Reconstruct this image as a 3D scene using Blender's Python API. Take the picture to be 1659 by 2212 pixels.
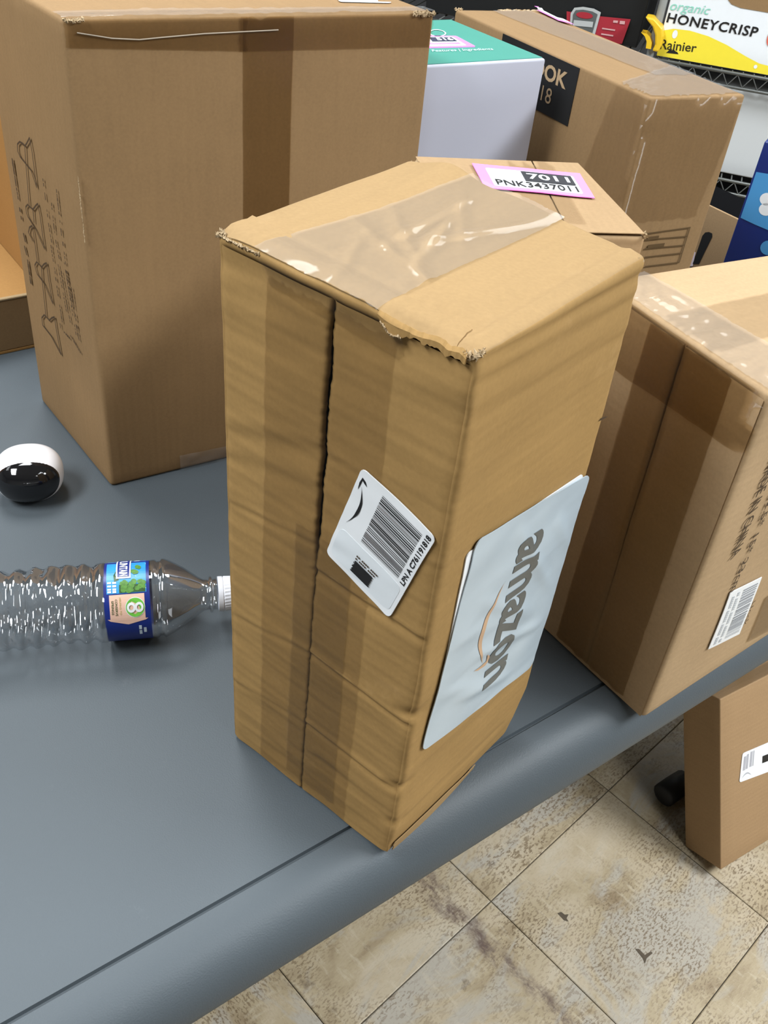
import bpy, bmesh, math, random
import numpy as np
from mathutils import Vector, Matrix, noise

for o in list(bpy.data.objects): bpy.data.objects.remove(o)
scene = bpy.context.scene
COL = scene.collection
TZ = 0.74                      # table height
EYE = np.array([0, 0, TZ + 0.5796])
FPX, PITCH, ROLL = 1996.6, math.radians(38.7517), math.radians(6.8965)
IW, IH = 1659, 2212

# ---------------------------------------------------------------- camera
_f = np.array([0, math.cos(PITCH), -math.sin(PITCH)]); _r0 = np.array([1., 0, 0]); _u0 = np.cross(_r0, _f)
_r = math.cos(ROLL) * _r0 + math.sin(ROLL) * _u0
_u = -math.sin(ROLL) * _r0 + math.cos(ROLL) * _u0
cam = bpy.data.cameras.new('camera'); camo = bpy.data.objects.new('camera', cam); COL.objects.link(camo)
camo.matrix_world = Matrix(((_r[0], _u[0], -_f[0], EYE[0]), (_r[1], _u[1], -_f[1], EYE[1]), (_r[2], _u[2], -_f[2], EYE[2]), (0, 0, 0, 1)))
cam.sensor_fit = 'VERTICAL'; cam.sensor_height = 36.0; cam.sensor_width = 27.0
cam.lens = FPX * 36.0 / IH; cam.clip_start = 0.01
scene.camera = camo

# ---------------------------------------------------------------- world, exposure
w = bpy.data.worlds.new('world'); scene.world = w; w.use_nodes = True
w.node_tree.nodes['Background'].inputs[0].default_value = (0.80, 0.88, 1.0, 1)
w.node_tree.nodes['Background'].inputs[1].default_value = 0.25
vs = scene.view_settings
vs.view_transform = 'Standard'; vs.look = 'None'; vs.gamma = 1.0; vs.use_curve_mapping = False
vs.exposure = 0.48
cy = scene.cycles
cy.max_bounces = 6; cy.diffuse_bounces = 3; cy.glossy_bounces = 3; cy.transmission_bounces = 4; cy.transparent_max_bounces = 10; cy.caustics_reflective = False; cy.caustics_refractive = False
cy.use_adaptive_sampling = True; cy.adaptive_threshold = 0.025
# ceiling luminaires: x, y, size along x, size along y, power (W)
CEIL = 2.75
LUM = [(2.2, 0.6, 0.6, 1.2, 92), (-0.75, 1.6, 0.6, 1.2, 34), (0.85, 2.7, 0.6, 1.2, 17), (-1.3, -0.2, 0.6, 1.2, 56), (-2.3, 0.8, 0.6, 1.2, 6), (1.3, -0.4, 0.6, 1.2, 20)]
LCOL = (0.955, 1.0, 1.03)

# ---------------------------------------------------------------- helpers
def ray(u, v): return _f + (u - IW / 2) / FPX * _r - (v - IH / 2) / FPX * _u
def un(u, v, z):                # point at height z above the table top seen at pixel u, v
    d = ray(u, v); t = (z + TZ - EYE[2]) / d[2]; return EYE + d * t
def pr(P):
    d = np.asarray(P) - EYE; z = d @ _f
    return np.array([IW / 2 + FPX * (d @ _r) / z, IH / 2 - FPX * (d @ _u) / z])
def nz(p, s, seed=0.0): return noise.noise(Vector((p[0] * s + seed, p[1] * s - seed * .7, p[2] * s + seed * 1.3)))

def link(o, parent=None):
    COL.objects.link(o)
    if parent is not None: o.parent = parent
    return o
def thing(name, label, cat, loc, group=None):
    o = bpy.data.objects.new(name, None); o.empty_display_size = 0.05; COL.objects.link(o)
    o.location = Vector(loc); o['label'] = label; o['category'] = cat
    if group: o['group'] = group
    return o
def tag(o, label, cat, group=None):
    o['label'] = label; o['category'] = cat
    if group: o['group'] = group
    return o
def world_loc(o):
    p = Vector((0, 0, 0))
    while o is not None: p += o.location; o = o.parent
    return p
def mesh(name, verts, faces, mat, parent=None, smooth=False, uvs=None, label=None):
    me = bpy.data.meshes.new(name)
    off = world_loc(parent) if parent is not None else Vector((0, 0, 0))
    me.from_pydata([tuple(Vector(v) - off) for v in verts], [], faces)
    if uvs is not None:
        ul = me.uv_layers.new(name='UVMap')
        for i, l in enumerate(me.loops): ul.data[i].uv = uvs[i]
    if mat: me.materials.append(mat)
    if smooth:
        for p in me.polygons: p.use_smooth = True
    o = bpy.data.objects.new(name, me)
    link(o, parent)
    if label: o['label'] = label
    return o
def bm_obj(name, bm, mat, parent=None, smooth=False, label=None):
    off = world_loc(parent) if parent is not None else Vector((0, 0, 0))
    for v in bm.verts: v.co -= off
    bm.normal_update()
    me = bpy.data.meshes.new(name); bm.to_mesh(me); bm.free()
    if mat: me.materials.append(mat)
    if smooth:
        for p in me.polygons: p.use_smooth = True
    o = bpy.data.objects.new(name, me); link(o, parent)
    if label: o['label'] = label
    return o
def tube_bm(bm, pts, r, n=10, caps=True):
    pts = [Vector(p) for p in pts]; rings = []
    rr = r if isinstance(r, (list, tuple)) else [r] * len(pts)
    ref = None
    for i, p in enumerate(pts):
        d = (pts[min(i + 1, len(pts) - 1)] - pts[max(i - 1, 0)]).normalized()
        if ref is None: ref = Vector((0, 0, 1)) if abs(d.z) < .9 else Vector((1, 0, 0))
        x = d.cross(ref).normalized(); y = d.cross(x).normalized(); ref = -y if False else ref
        rings.append([bm.verts.new(p + (x * math.cos(2 * math.pi * k / n) + y * math.sin(2 * math.pi * k / n)) * rr[i]) for k in range(n)])
    for a, b in zip(rings, rings[1:]):
        for k in range(n): bm.faces.new((a[k], a[(k + 1) % n], b[(k + 1) % n], b[k]))
    if caps:
        bm.faces.new(rings[0][::-1]); bm.faces.new(rings[-1])
def obox_bm(bm, o, ax, ay, az):  # parallelepiped from corner o with edge vectors
    o, ax, ay, az = map(Vector, (o, ax, ay, az))
    v = [bm.verts.new(o + ax * i + ay * j + az * k) for k in (0, 1) for j in (0, 1) for i in (0, 1)]
    for f in ((0, 2, 3, 1), (4, 5, 7, 6), (0, 1, 5, 4), (2, 6, 7, 3), (0, 4, 6, 2), (1, 3, 7, 5)): bm.faces.new([v[i] for i in f])
    return v

# ---------------------------------------------------------------- materials
def newmat(name):
    m = bpy.data.materials.new(name); m.use_nodes = True; nt = m.node_tree; nt.nodes.clear()
    out = nt.nodes.new('ShaderNodeOutputMaterial'); b = nt.nodes.new('ShaderNodeBsdfPrincipled')
    nt.links.new(b.outputs[0], out.inputs[0]); return m, nt, b, out
def N(nt, t, **kw):
    n = nt.nodes.new(t)
    for k, v in kw.items():
        if k.startswith('i_'): n.inputs[k[2:].replace('_', ' ')].default_value = v
        else: setattr(n, k, v)
    return n
def c4(c): return (c[0], c[1], c[2], 1)
def srgb(r, g, b):
    f = lambda x: (x / 255 / 12.92) if x / 255 <= .04045 else ((x / 255 + .055) / 1.055) ** 2.4
    return (f(r), f(g), f(b))
def flat(name, col, rough=.5, spec=.4, metal=0., noise_amt=.04, scale=60):
    m, nt, b, out = newmat(name)
    tc = N(nt, 'ShaderNodeTexCoord'); nn = N(nt, 'ShaderNodeTexNoise', i_Scale=scale, i_Detail=3.)
    nt.links.new(tc.outputs['Object'], nn.inputs['Vector'])
    mx = N(nt, 'ShaderNodeMix', data_type='RGBA'); mx.inputs[6].default_value = c4([x * (1 - noise_amt) for x in col]); mx.inputs[7].default_value = c4([min(1, x * (1 + noise_amt)) for x in col])
    nt.links.new(nn.outputs['Fac'], mx.inputs[0]); nt.links.new(mx.outputs[2], b.inputs['Base Color'])
    b.inputs['Roughness'].default_value = rough; b.inputs['Specular IOR Level'].default_value = spec; b.inputs['Metallic'].default_value = metal
    return m
def cardboard(name, col, flute='v', flute_amt=.05, blotch=.16, scuff=.0, bump=.12, rough=.78):
    col = [x * y for x, y in zip(col, (.73, .73, .72))]
    m, nt, b, out = newmat(name); L = nt.links.new
    tc = N(nt, 'ShaderNodeTexCoord')
    n1 = N(nt, 'ShaderNodeTexNoise', i_Scale=9., i_Detail=4., i_Roughness=.6); L(tc.outputs['Object'], n1.inputs['Vector'])
    n2 = N(nt, 'ShaderNodeTexNoise', i_Scale=420., i_Detail=2.); L(tc.outputs['Object'], n2.inputs['Vector'])
    mp = N(nt, 'ShaderNodeMapping'); mp.inputs['Scale'].default_value = (14, 160, 14) if flute == 'v' else (160, 14, 14)
    L(tc.outputs['UV'], mp.inputs['Vector'])
    n3 = N(nt, 'ShaderNodeTexNoise', i_Scale=1., i_Detail=3.); L(mp.outputs[0], n3.inputs['Vector'])
    wv = N(nt, 'ShaderNodeTexWave', bands_direction='Y' if flute == 'v' else 'X', i_Scale=44., i_Distortion=.6, i_Detail=1.); L(tc.outputs['UV'], wv.inputs['Vector'])
    # value = 1 + blotch*(n1-.5) + fine*(n2-.5) + streak*(n3-.5) + flute*(wv-.5)
    def madd(src, k, prev):
        a = N(nt, 'ShaderNodeMath', operation='SUBTRACT'); L(src, a.inputs[0]); a.inputs[1].default_value = .5
        mlt = N(nt, 'ShaderNodeMath', operation='MULTIPLY_ADD'); L(a.outputs[0], mlt.inputs[0]); mlt.inputs[1].default_value = k
        if prev is None: mlt.inputs[2].default_value = 1.0
        else: L(prev, mlt.inputs[2])
        return mlt.outputs[0]
    v = madd(n1.outputs['Fac'], blotch * 2, None); v = madd(n2.outputs['Fac'], .22, v); v = madd(n3.outputs['Fac'], .13, v); v = madd(wv.outputs['Fac'], flute_amt, v)
    rgb = N(nt, 'ShaderNodeVectorMath', operation='SCALE'); rgb.inputs[0].default_value = col; L(v, rgb.inputs['Scale'])
    last = rgb.outputs[0]
    if scuff > 0:
        n4 = N(nt, 'ShaderNodeTexNoise', i_Scale=26., i_Detail=6., i_Roughness=.7); L(tc.outputs['Object'], n4.inputs['Vector'])
        rp = N(nt, 'ShaderNodeMapRange'); rp.inputs[1].default_value = .60; rp.inputs[2].default_value = .74; rp.inputs[4].default_value = scuff; L(n4.outputs['Fac'], rp.inputs[0])
        mx = N(nt, 'ShaderNodeMix', data_type='RGBA'); L(rp.outputs[0], mx.inputs[0]); L(last, mx.inputs[6]); mx.inputs[7].default_value = c4([min(1, x * 1.3 + .03) for x in col]); last = mx.outputs[2]
    L(last, b.inputs['Base Color'])
    ad = N(nt, 'ShaderNodeMath', operation='ADD'); L(n3.outputs['Fac'], ad.inputs[0]); L(wv.outputs['Fac'], ad.inputs[1])
    bp = N(nt, 'ShaderNodeBump', i_Strength=bump, i_Distance=.0012); L(ad.outputs[0], bp.inputs['Height']); L(bp.outputs[0], b.inputs['Normal'])
    b.inputs['Roughness'].default_value = rough; b.inputs['Specular IOR Level'].default_value = .25
    return m
def clear_film(name, tint, gloss=1.0, rough=.12, base=.03, bump=0., haze=0.):
    m, nt, b, out = newmat(name); nt.nodes.remove(b); L = nt.links.new
    tr = N(nt, 'ShaderNodeBsdfTransparent'); tr.inputs[0].default_value = c4(tint)
    gl = N(nt, 'ShaderNodeBsdfGlossy'); gl.inputs['Roughness'].default_value = rough
    lw = N(nt, 'ShaderNodeFresnel', i_IOR=1.5)
    ma = N(nt, 'ShaderNodeMath', operation='MULTIPLY_ADD'); L(lw.outputs[0], ma.inputs[0]); ma.inputs[1].default_value = gloss; ma.inputs[2].default_value = base; ma.use_clamp = True
    mx = N(nt, 'ShaderNodeMixShader'); L(ma.outputs[0], mx.inputs[0]); L(tr.outputs[0], mx.inputs[1]); L(gl.outputs[0], mx.inputs[2])
    last = mx.outputs[0]
    if haze > 0:
        df = N(nt, 'ShaderNodeBsdfDiffuse'); df.inputs[0].default_value = (.85, .85, .85, 1)
        m2 = N(nt, 'ShaderNodeMixShader'); m2.inputs[0].default_value = haze; L(last, m2.inputs[1]); L(df.outputs[0], m2.inputs[2]); last = m2.outputs[0]
    if bump > 0:
        tc = N(nt, 'ShaderNodeTexCoord'); nn = N(nt, 'ShaderNodeTexNoise', i_Scale=35., i_Detail=2.5); L(tc.outputs['Object'], nn.inputs['Vector'])
        bp = N(nt, 'ShaderNodeBump', i_Strength=bump, i_Distance=.004); L(nn.outputs['Fac'], bp.inputs['Height']); L(bp.outputs[0], gl.inputs['Normal']); L(bp.outputs[0], lw.inputs['Normal'])
    L(last, out.inputs[0]); return m

KR = (0.40, 0.245, 0.105)
M_main = cardboard('kraft_board_worn', (0.452, 0.272, 0.098), 'v', .008, .16, .35, .05)
M_maintop = cardboard('kraft_board_face', (0.430, 0.278, 0.128), 'v', .008, .08, .2, .05)
M_left = cardboard('kraft_board_brown', (0.355, 0.218, 0.102), 'u', .004, .14, .12, .04)
M_right = cardboard('kraft_board_warm', (0.570, 0.390, 0.220), 'v', .006, .12, .1, .05)
M_back = cardboard('kraft_board_pale', (0.455, 0.300, 0.160), 'v', .02, .06, .0, .08)
M_tall = cardboard('kraft_board_tan', (0.345, 0.213, 0.100), 'u', .004, .08, .1, .04)
M_floorbox = cardboard('kraft_board_smooth', (0.460, 0.292, 0.152), 'v', .01, .05, .0, .05)
M_open = cardboard('kraft_board_glow_tint', (0.47, 0.255, 0.085), 'u', .02, .06, .0, .05)  # extra orange imitates warm light glowing through and between the panels
M_edge = cardboard('torn_kraft_paper', (0.58, 0.43, 0.26), 'v', .0, .25, .4, .2)
M_cut = cardboard('cut_board_edge', (0.50, 0.36, 0.20), 'u', .25, .1, .2, .3)
M_dark_in = flat('box_inside_dark', (0.10, 0.065, 0.035), .9, .1)
M_white = flat('white_label_paper', (0.80, 0.82, 0.84), .38, .4, 0, .02)
M_white2 = flat('white_sticker_paper', (0.72, 0.76, 0.79), .45, .4, 0, .02)
M_ink = flat('black_ink', (0.014, 0.013, 0.013), .5, .3)
M_brownink = flat('brown_black_ink', (0.070, 0.046, 0.028), .7, .2)
M_pink = flat('pink_label_paper', (0.98, 0.24, 0.80), .45, .4, 0, .03)
M_tape = clear_film('clear_tape', (.985, .975, .955), .3, .14, .0, .08)
M_tapew = clear_film('wrinkled_clear_tape', (.99, .987, .98), .36, .09, .0, .03, .07)
M_tapeb = clear_film('tan_tape', (.895, .835, .73), .5, .25, .0, .12)
M_tapem = clear_film('aged_clear_tape', (.972, .955, .93), .22, .25, .0, .08)
M_foil = None

# ---------------------------------------------------------------- box machinery
class CBox:
    """hexahedral carton: axis a = front->left, b = front->right, c = up"""
    def __init__(self, C, warp=None, disp=None):
        self.C = {k: np.asarray(v, float) for k, v in C.items()}; self.warp = warp; self.disp = disp or {}
        self.da = np.linalg.norm(self.C['BL'] - self.C['BF']); self.db = np.linalg.norm(self.C['BR'] - self.C['BF']); self.dc = np.linalg.norm(self.C['TF'] - self.C['BF'])
        c = self.C; u = lambda v: v / np.linalg.norm(v)
        self.va = u(c['TL'] - c['TF'] + c['BL'] - c['BF']); self.vb = u(c['TR'] - c['TF'] + c['BR'] - c['BF']); self.vc = u(c['TF'] - c['BF'] + c['TL'] - c['BL'] + c['TR'] - c['BR'])
        nL = u(np.cross(-self.va, self.vc)); nR = u(np.cross(self.vb, self.vc)); nT = u(np.cross(self.vb, self.va))
        self.n = {'L': nL, 'R': nR, 'T': nT, 'K': -nR, 'Q': -nL, 'B': -nT}
    def tri(self, a, b, c):
        C = self.C
        lo = (C['BF'] * (1 - a) + C['BL'] * a) * (1 - b) + (C['BR'] * (1 - a) + C['BB'] * a) * b
        hi = (C['TF'] * (1 - a) + C['TL'] * a) * (1 - b) + (C['TR'] * (1 - a) + C['TB'] * a) * b
        P = lo * (1 - c) + hi * c
        if self.warp is not None: P = P + self.warp(a, b, c)
        return P
    def abc(self, f, s, t):
        return {'L': (1 - s, 0., t), 'R': (0., s, t), 'T': (t, s, 1.), 'K': (1., 1 - s, t), 'Q': (s, 1., t), 'B': (t, s, 0.)}[f]
    def d(self, f, s, t): return self.disp[f](s, t) if f in self.disp else 0.
    def P(self, f, s, t, off=0., base=False):
        return self.tri(*self.abc(f, s, t)) + self.n[f] * (off + (0 if base else self.d(f, s, t)))
    def dims(self, f): return {'L': (self.da, self.dc), 'R': (self.db, self.dc), 'T': (self.db, self.da), 'K': (self.db, self.dc), 'Q': (self.da, self.dc), 'B': (self.db, self.da)}[f]
    def st(self, f, u, v):
        x = np.array([.5, .5]); tgt = np.array([u, v], float)
        for _ in range(25):
            p0 = pr(self.P(f, x[0], x[1], base=True)); e = tgt - p0
            if np.abs(e).max() < .01: break
            J = np.stack([(pr(self.P(f, x[0] + 1e-4, x[1], base=True)) - p0) / 1e-4, (pr(self.P(f, x[0], x[1] + 1e-4, base=True)) - p0) / 1e-4], 1)
            x = x + np.clip(np.linalg.solve(J, e), -.6, .6)
        return x
    def body(self, name, mat, parent, n=(14, 14, 20), r=.004, inset=None, smooth=True, skip=(), top_mat=None, hole=None):
        """rounded, displaced shell"""
        da, db, dc = self.da, self.db, self.dc; dd = np.array([da, db, dc]); inset = inset or {}
        verts, faces, uvs, key, mats = [], [], [], {}, []
        def lin(k, L):
            m = max(2, k); e = min(r / L, .2)
            return [0., e * .45, e] + [e + (1 - 2 * e) * i / m for i in range(1, m)] + [1 - e, 1 - e * .45, 1.]
        ga, gb, gc = lin(n[0], da), lin(n[1], db), lin(n[2], dc)
        axn = [np.array(self.n['Q']), np.array(self.n['K'])]
        def vid(a, b, c):
            kk = (round(a, 6), round(b, 6), round(c, 6))
            if kk in key: return key[kk]
            p = np.array([a, b, c]) * dd; lo = np.minimum(r, dd * .2); inn = np.clip(p, lo, dd - lo); q = p - inn; ln = np.linalg.norm(q)
            nrm = q / ln if ln > 1e-9 else q
            if ln > 1e-9: p = inn + nrm * r
            P = self.tri(*(p / dd)) if True else None
            for ax, fneg, fpos in ((0, 'R', 'K'), (1, 'L', 'Q'), (2, 'B', 'T')):
                f = fneg if nrm[ax] < 0 else fpos; wgt = nrm[ax] ** 2
                if wgt > 1e-6:
                    s, t = {'L': (1 - a, c), 'R': (b, c), 'T': (b, a), 'K': (1 - b, c), 'Q': (a, c), 'B': (b, a)}[f]
                    P = P + self.n[f] * wgt * (self.d(f, s, t) + (inset[f](s, t) if f in inset else 0))
            key[kk] = len(verts); verts.append(P); return key[kk]
        def grid(f, gs, gt, mi):
            W_, H_ = self.dims(f)
            for i in range(len(gs) - 1):
                for j in range(len(gt) - 1):
                    q = [(gs[i], gt[j]), (gs[i + 1], gt[j]), (gs[i + 1], gt[j + 1]), (gs[i], gt[j + 1])]
                    ids = [vid(*self.abc(f, *x)) for x in q]
                    if f == 'B': ids = ids[::-1]; q = q[::-1]
                    if len(set(ids)) < 4: continue
                    if hole and f == hole[0] and hole[1] < gs[i] and gs[i + 1] < hole[2] and .03 < gt[j] and gt[j + 1] < .97: continue
                    faces.append(ids); uvs.extend([(x[0] * W_, x[1] * H_) for x in q]); mats.append(mi)
        for f, gs, gt in (('L', ga, gc), ('R', gb, gc), ('T', gb, ga), ('K', gb, gc), ('Q', ga, gc), ('B', gb, ga)):
            if f in skip: continue
            grid(f, gs, gt, 1 if (f == 'T' and top_mat) else 0)
        o = mesh(name, verts, faces, mat, parent, smooth, uvs)
        if top_mat:
            o.data.materials.append(top_mat)
            for p, mi in zip(o.data.polygons, mats): p.material_index = mi
        return o

class Patch:
    """unit square mapped on a carton face; corners given as face (s,t) in order o, x, y, xy"""
    def __init__(self, box, f, q, px=True):
        self.b, self.f = box, f
        self.q = [box.st(f, *p) if px else np.array(p, float) for p in q]
        e = lambda s, t: box.P(f, s, t)
        self.w = np.linalg.norm(e(*self.q[1]) - e(*self.q[0])); self.h = np.linalg.norm(e(*self.q[2]) - e(*self.q[0]))
    def at(self, x, y, off):
        o, a, b, c = self.q
        s = (o * (1 - x) + a * x) * (1 - y) + (b * (1 - x) + c * x) * y
        return self.b.P(self.f, s[0], s[1], off)
class Px:
    """pixel guide -> face coordinates for printed strokes"""
    def __init__(self, box, f): self.b, self.f = box, f; self.w, self.h = box.dims(f)
    def at(self, x, y, off): return self.b.P(self.f, x, y, off)
    def path(self, pts): return [tuple(self.b.st(self.f, *p)) for p in pts]
class TubeMap:
    """unit square wrapped on a cylinder: x along the axis, y around"""
    def __init__(self, o, d, e1, e2, x0, x1, phi0, phi1, rf):
        self.a = (np.asarray(o), np.asarray(d), np.asarray(e1), np.asarray(e2)); self.x0, self.x1, self.p0, self.p1, self.rf = x0, x1, phi0, phi1, rf
        self.w = abs(x1 - x0); self.h = abs(phi1 - phi0) * rf((x0 + x1) / 2)
    def at(self, x, y, off):
        o, d, e1, e2 = self.a; X = self.x0 + (self.x1 - self.x0) * x; p = self.p0 + (self.p1 - self.p0) * y
        return o + d * X + (e1 * math.cos(p) + e2 * math.sin(p)) * (self.rf(X) + off)
class Plane:
    def __init__(self, o, x, y):
        self.o, self.x, self.y = map(lambda v: np.asarray(v, float), (o, x, y)); self.n = np.cross(self.x, self.y); self.n = self.n / np.linalg.norm(self.n)
        self.w = np.linalg.norm(self.x); self.h = np.linalg.norm(self.y)
    def at(self, x, y, off): return self.o + self.x * x + self.y * y + self.n * off

def sheet(name, pm, mat, parent, nx=8, ny=8, off=.0004, rad=0., rect=(0, 0, 1, 1), disp=None, smooth=True, label=None, jag=0., seed=1):
    film = mat.name.endswith('tape')
    """thin sheet lying on a map, rounded corners (rad in metres), skirted edge"""
    x0, y0, x1, y1 = rect; W_, H_ = pm.w * (x1 - x0), pm.h * (y1 - y0); rnd = random.Random(seed)
    ys = [j / ny for j in range(ny + 1)]
    if rad > 0:
        k = [rad / H_ * c for c in (0, .08, .3, .6, 1.)]; ys = sorted(set([round(v, 5) for v in k + [1 - v for v in k] + [y for y in ys if rad / H_ < y < 1 - rad / H_]]))
    V, F, UV = [], [], []
    rows = []
    for y in ys:
        ins = 0.
        if rad > 0:
            d = min(y, 1 - y) * H_
            if d < rad: ins = (rad - math.sqrt(max(0, rad * rad - (rad - d) ** 2))) / W_
        row = []
        ja, jb = rnd.uniform(-jag, jag), rnd.uniform(-jag, jag)
        for i in range(nx + 1):
            x = ins + ja * (1 - i / nx) + jb * i / nx + (1 - 2 * ins) * i / nx
            X, Y = x0 + (x1 - x0) * x, y0 + (y1 - y0) * y
            if jag and (y == ys[0] or y == ys[-1]): Y += rnd.uniform(-jag, jag) * (y1 - y0)
            row.append(len(V)); V.append(pm.at(X, Y, off + (disp(X, Y) if disp else 0))); UV.append((x * W_, y * H_))
        rows.append(row)
    loops = []
    for a, b in zip(rows, rows[1:]):
        for i in range(nx): F.append((a[i], a[i + 1], b[i + 1], b[i]))
    ring = rows[0] + [r_[-1] for r_ in rows[1:]] + rows[-1][-2::-1] + [r_[0] for r_ in rows[-2:0:-1]]
    # skirt
    base = len(V); pos = {}
    for j, y in enumerate(ys):
        for i in range(nx + 1): pos[rows[j][i]] = UV[rows[j][i]]
    cen = sum(np.asarray(v) for v in V) / len(V)
    nrm = np.cross(np.asarray(V[rows[0][-1]]) - V[rows[0][0]], np.asarray(V[rows[-1][0]]) - V[rows[0][0]]); nrm = nrm / np.linalg.norm(nrm)
    sk = min(off * .95, .0006)
    m = len(ring)
    if not film:
        for i in ring: V.append(np.asarray(V[i]) - nrm * sk); UV.append(UV[i])
        for i in range(m): F.append((ring[(i + 1) % m], ring[i], base + i, base + (i + 1) % m))
    o = mesh(name, V, F, mat, parent, smooth, [UV[i] for f in F for i in f], label)
    if not film:
        rs = {frozenset((ring[i], ring[(i + 1) % m])) for i in range(m)}
        for e in o.data.edges:
            if frozenset(e.vertices) in rs: e.use_edge_sharp = True
    return o
def polys(name, pm, plist, mat, parent, off=.0007, label=None):
    V, F = [], []
    for P in plist:
        F.append(tuple(range(len(V), len(V) + len(P)))); V += [pm.at(x, y, off) for x, y in P]
    return mesh(name, V, F, mat, parent, False, None, label)
def rects(rs): return [[(a, b), (c, b), (c, d), (a, d)] for a, b, c, d in rs]
_txt = {}
def glyphs(s, bold=0., shear=0., space=1.):
    k = (s, bold, shear, space)
    if k in _txt: return _txt[k]
    cu = bpy.data.curves.new('t', 'FONT'); cu.body = s; cu.offset = bold; cu.shear = shear; cu.resolution_u = 3; cu.space_character = space
    o = bpy.data.objects.new('t', cu); COL.objects.link(o)
    dg = bpy.context.evaluated_depsgraph_get(); me = bpy.data.meshes.new_from_object(o.evaluated_get(dg))
    V = np.array([(v.co.x, v.co.y) for v in me.vertices]); F = [tuple(p.vertices) for p in me.polygons]
    bpy.data.objects.remove(o); bpy.data.curves.remove(cu); bpy.data.meshes.remove(me)
    mn, mx = V.min(0), V.max(0)
    _txt[k] = (V - mn) / (mx - mn), F
    return _txt[k]
def text(name, s, pm, x, y, w_, h_, mat, parent, off=.0007, bold=0., shear=0., space=1., label=None, rot=0):
    V, F = glyphs(s, bold, shear, space)
    if rot == 90: V = np.stack([1 - V[:, 1], V[:, 0]], 1)
    elif rot == -90: V = np.stack([V[:, 1], 1 - V[:, 0]], 1)
    elif rot == 180: V = 1 - V
    return mesh(name, [pm.at(x + w_ * a, y + h_ * b, off) for a, b in V], F, mat, parent, False, None, label)
def ribbon(pm, pts, wd):
    """flat stroke polygons along pts (unit coordinates of pm), width wd in metres"""
    out = []; m = np.array([pm.w, pm.h])
    for a, b in zip(pts, pts[1:]):
        a, b = np.array(a, float), np.array(b, float); d = (b - a) * m; l = np.linalg.norm(d)
        if l < 1e-9: continue
        n_ = np.array([-d[1], d[0]]) / l * wd / 2 / m; e = d / l * wd * .25 / m
        out.append([tuple(a - n_ - e), tuple(b - n_ + e), tuple(b + n_ + e), tuple(a + n_ - e)])
    return out
def bars(n, seed, x0, x1, y0, y1):
    rnd = random.Random(seed); ws = [rnd.choice((1, 1, 1, 2, 2, 3)) for _ in range(2 * n)]; tot = sum(ws); x = x0; R = []
    for i, q in enumerate(ws):
        d = q / tot * (x1 - x0)
        if i % 2 == 0: R.append((x, y0, x + d, y1))
        x += d
    return R
def segdist(s, t, a, b, W_, H_):
    p = np.array([s * W_, t * H_]); a = np.array([a[0] * W_, a[1] * H_]); b = np.array([b[0] * W_, b[1] * H_]); ab = b - a
    k = max(0., min(1., float((p - a) @ ab / (ab @ ab)))); v = p - a - ab * k
    side = ab[0] * v[1] - ab[1] * v[0]
    return float(np.linalg.norm(v)) * (1 if side > 0 else -1), k
def shred(name, path, parent, mat, width=.003, amp=.0015, seed=0, n=40):
    """crumpled torn paper strip along a 3D path"""
    rnd = random.Random(seed); V, F = [], []; path = [np.asarray(p) for p in path]
    seg = [np.linalg.norm(b - a) for a, b in zip(path, path[1:])]; tot = sum(seg)
    for i in range(n + 1):
        q = i / n * tot; k = 0
        while k < len(seg) - 1 and q > seg[k]: q -= seg[k]; k += 1
        p = path[k] + (path[k + 1] - path[k]) * min(1, q / seg[k])
        for j in range(4):
            V.append(p + np.array([rnd.gauss(0, amp), rnd.gauss(0, amp), rnd.gauss(0, amp) + (j - 1.5) / 3 * width * rnd.uniform(.5, 1.2)]) + (EYE - p) / np.linalg.norm(EYE - p) * (.0005 + .0008 * math.sin(j * 1.5)))
    for i in range(n):
        for j in range(3): F.append((4 * i + j, 4 * i + j + 1, 4 * i + j + 5, 4 * i + j + 4))
    return mesh(name, V, F, mat, parent, False, [(0.3 * V[i][0], 0.3 * V[i][2]) for f in F for i in f])

# ================================================================ STRUCTURE
def struct(o): o['kind'] = 'structure'; return o
TDIR = np.array([.771, .637, 0]); TNRM = np.array([-.637, .771, 0]); TORG = np.array([-.0945, .288, 0])
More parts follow.
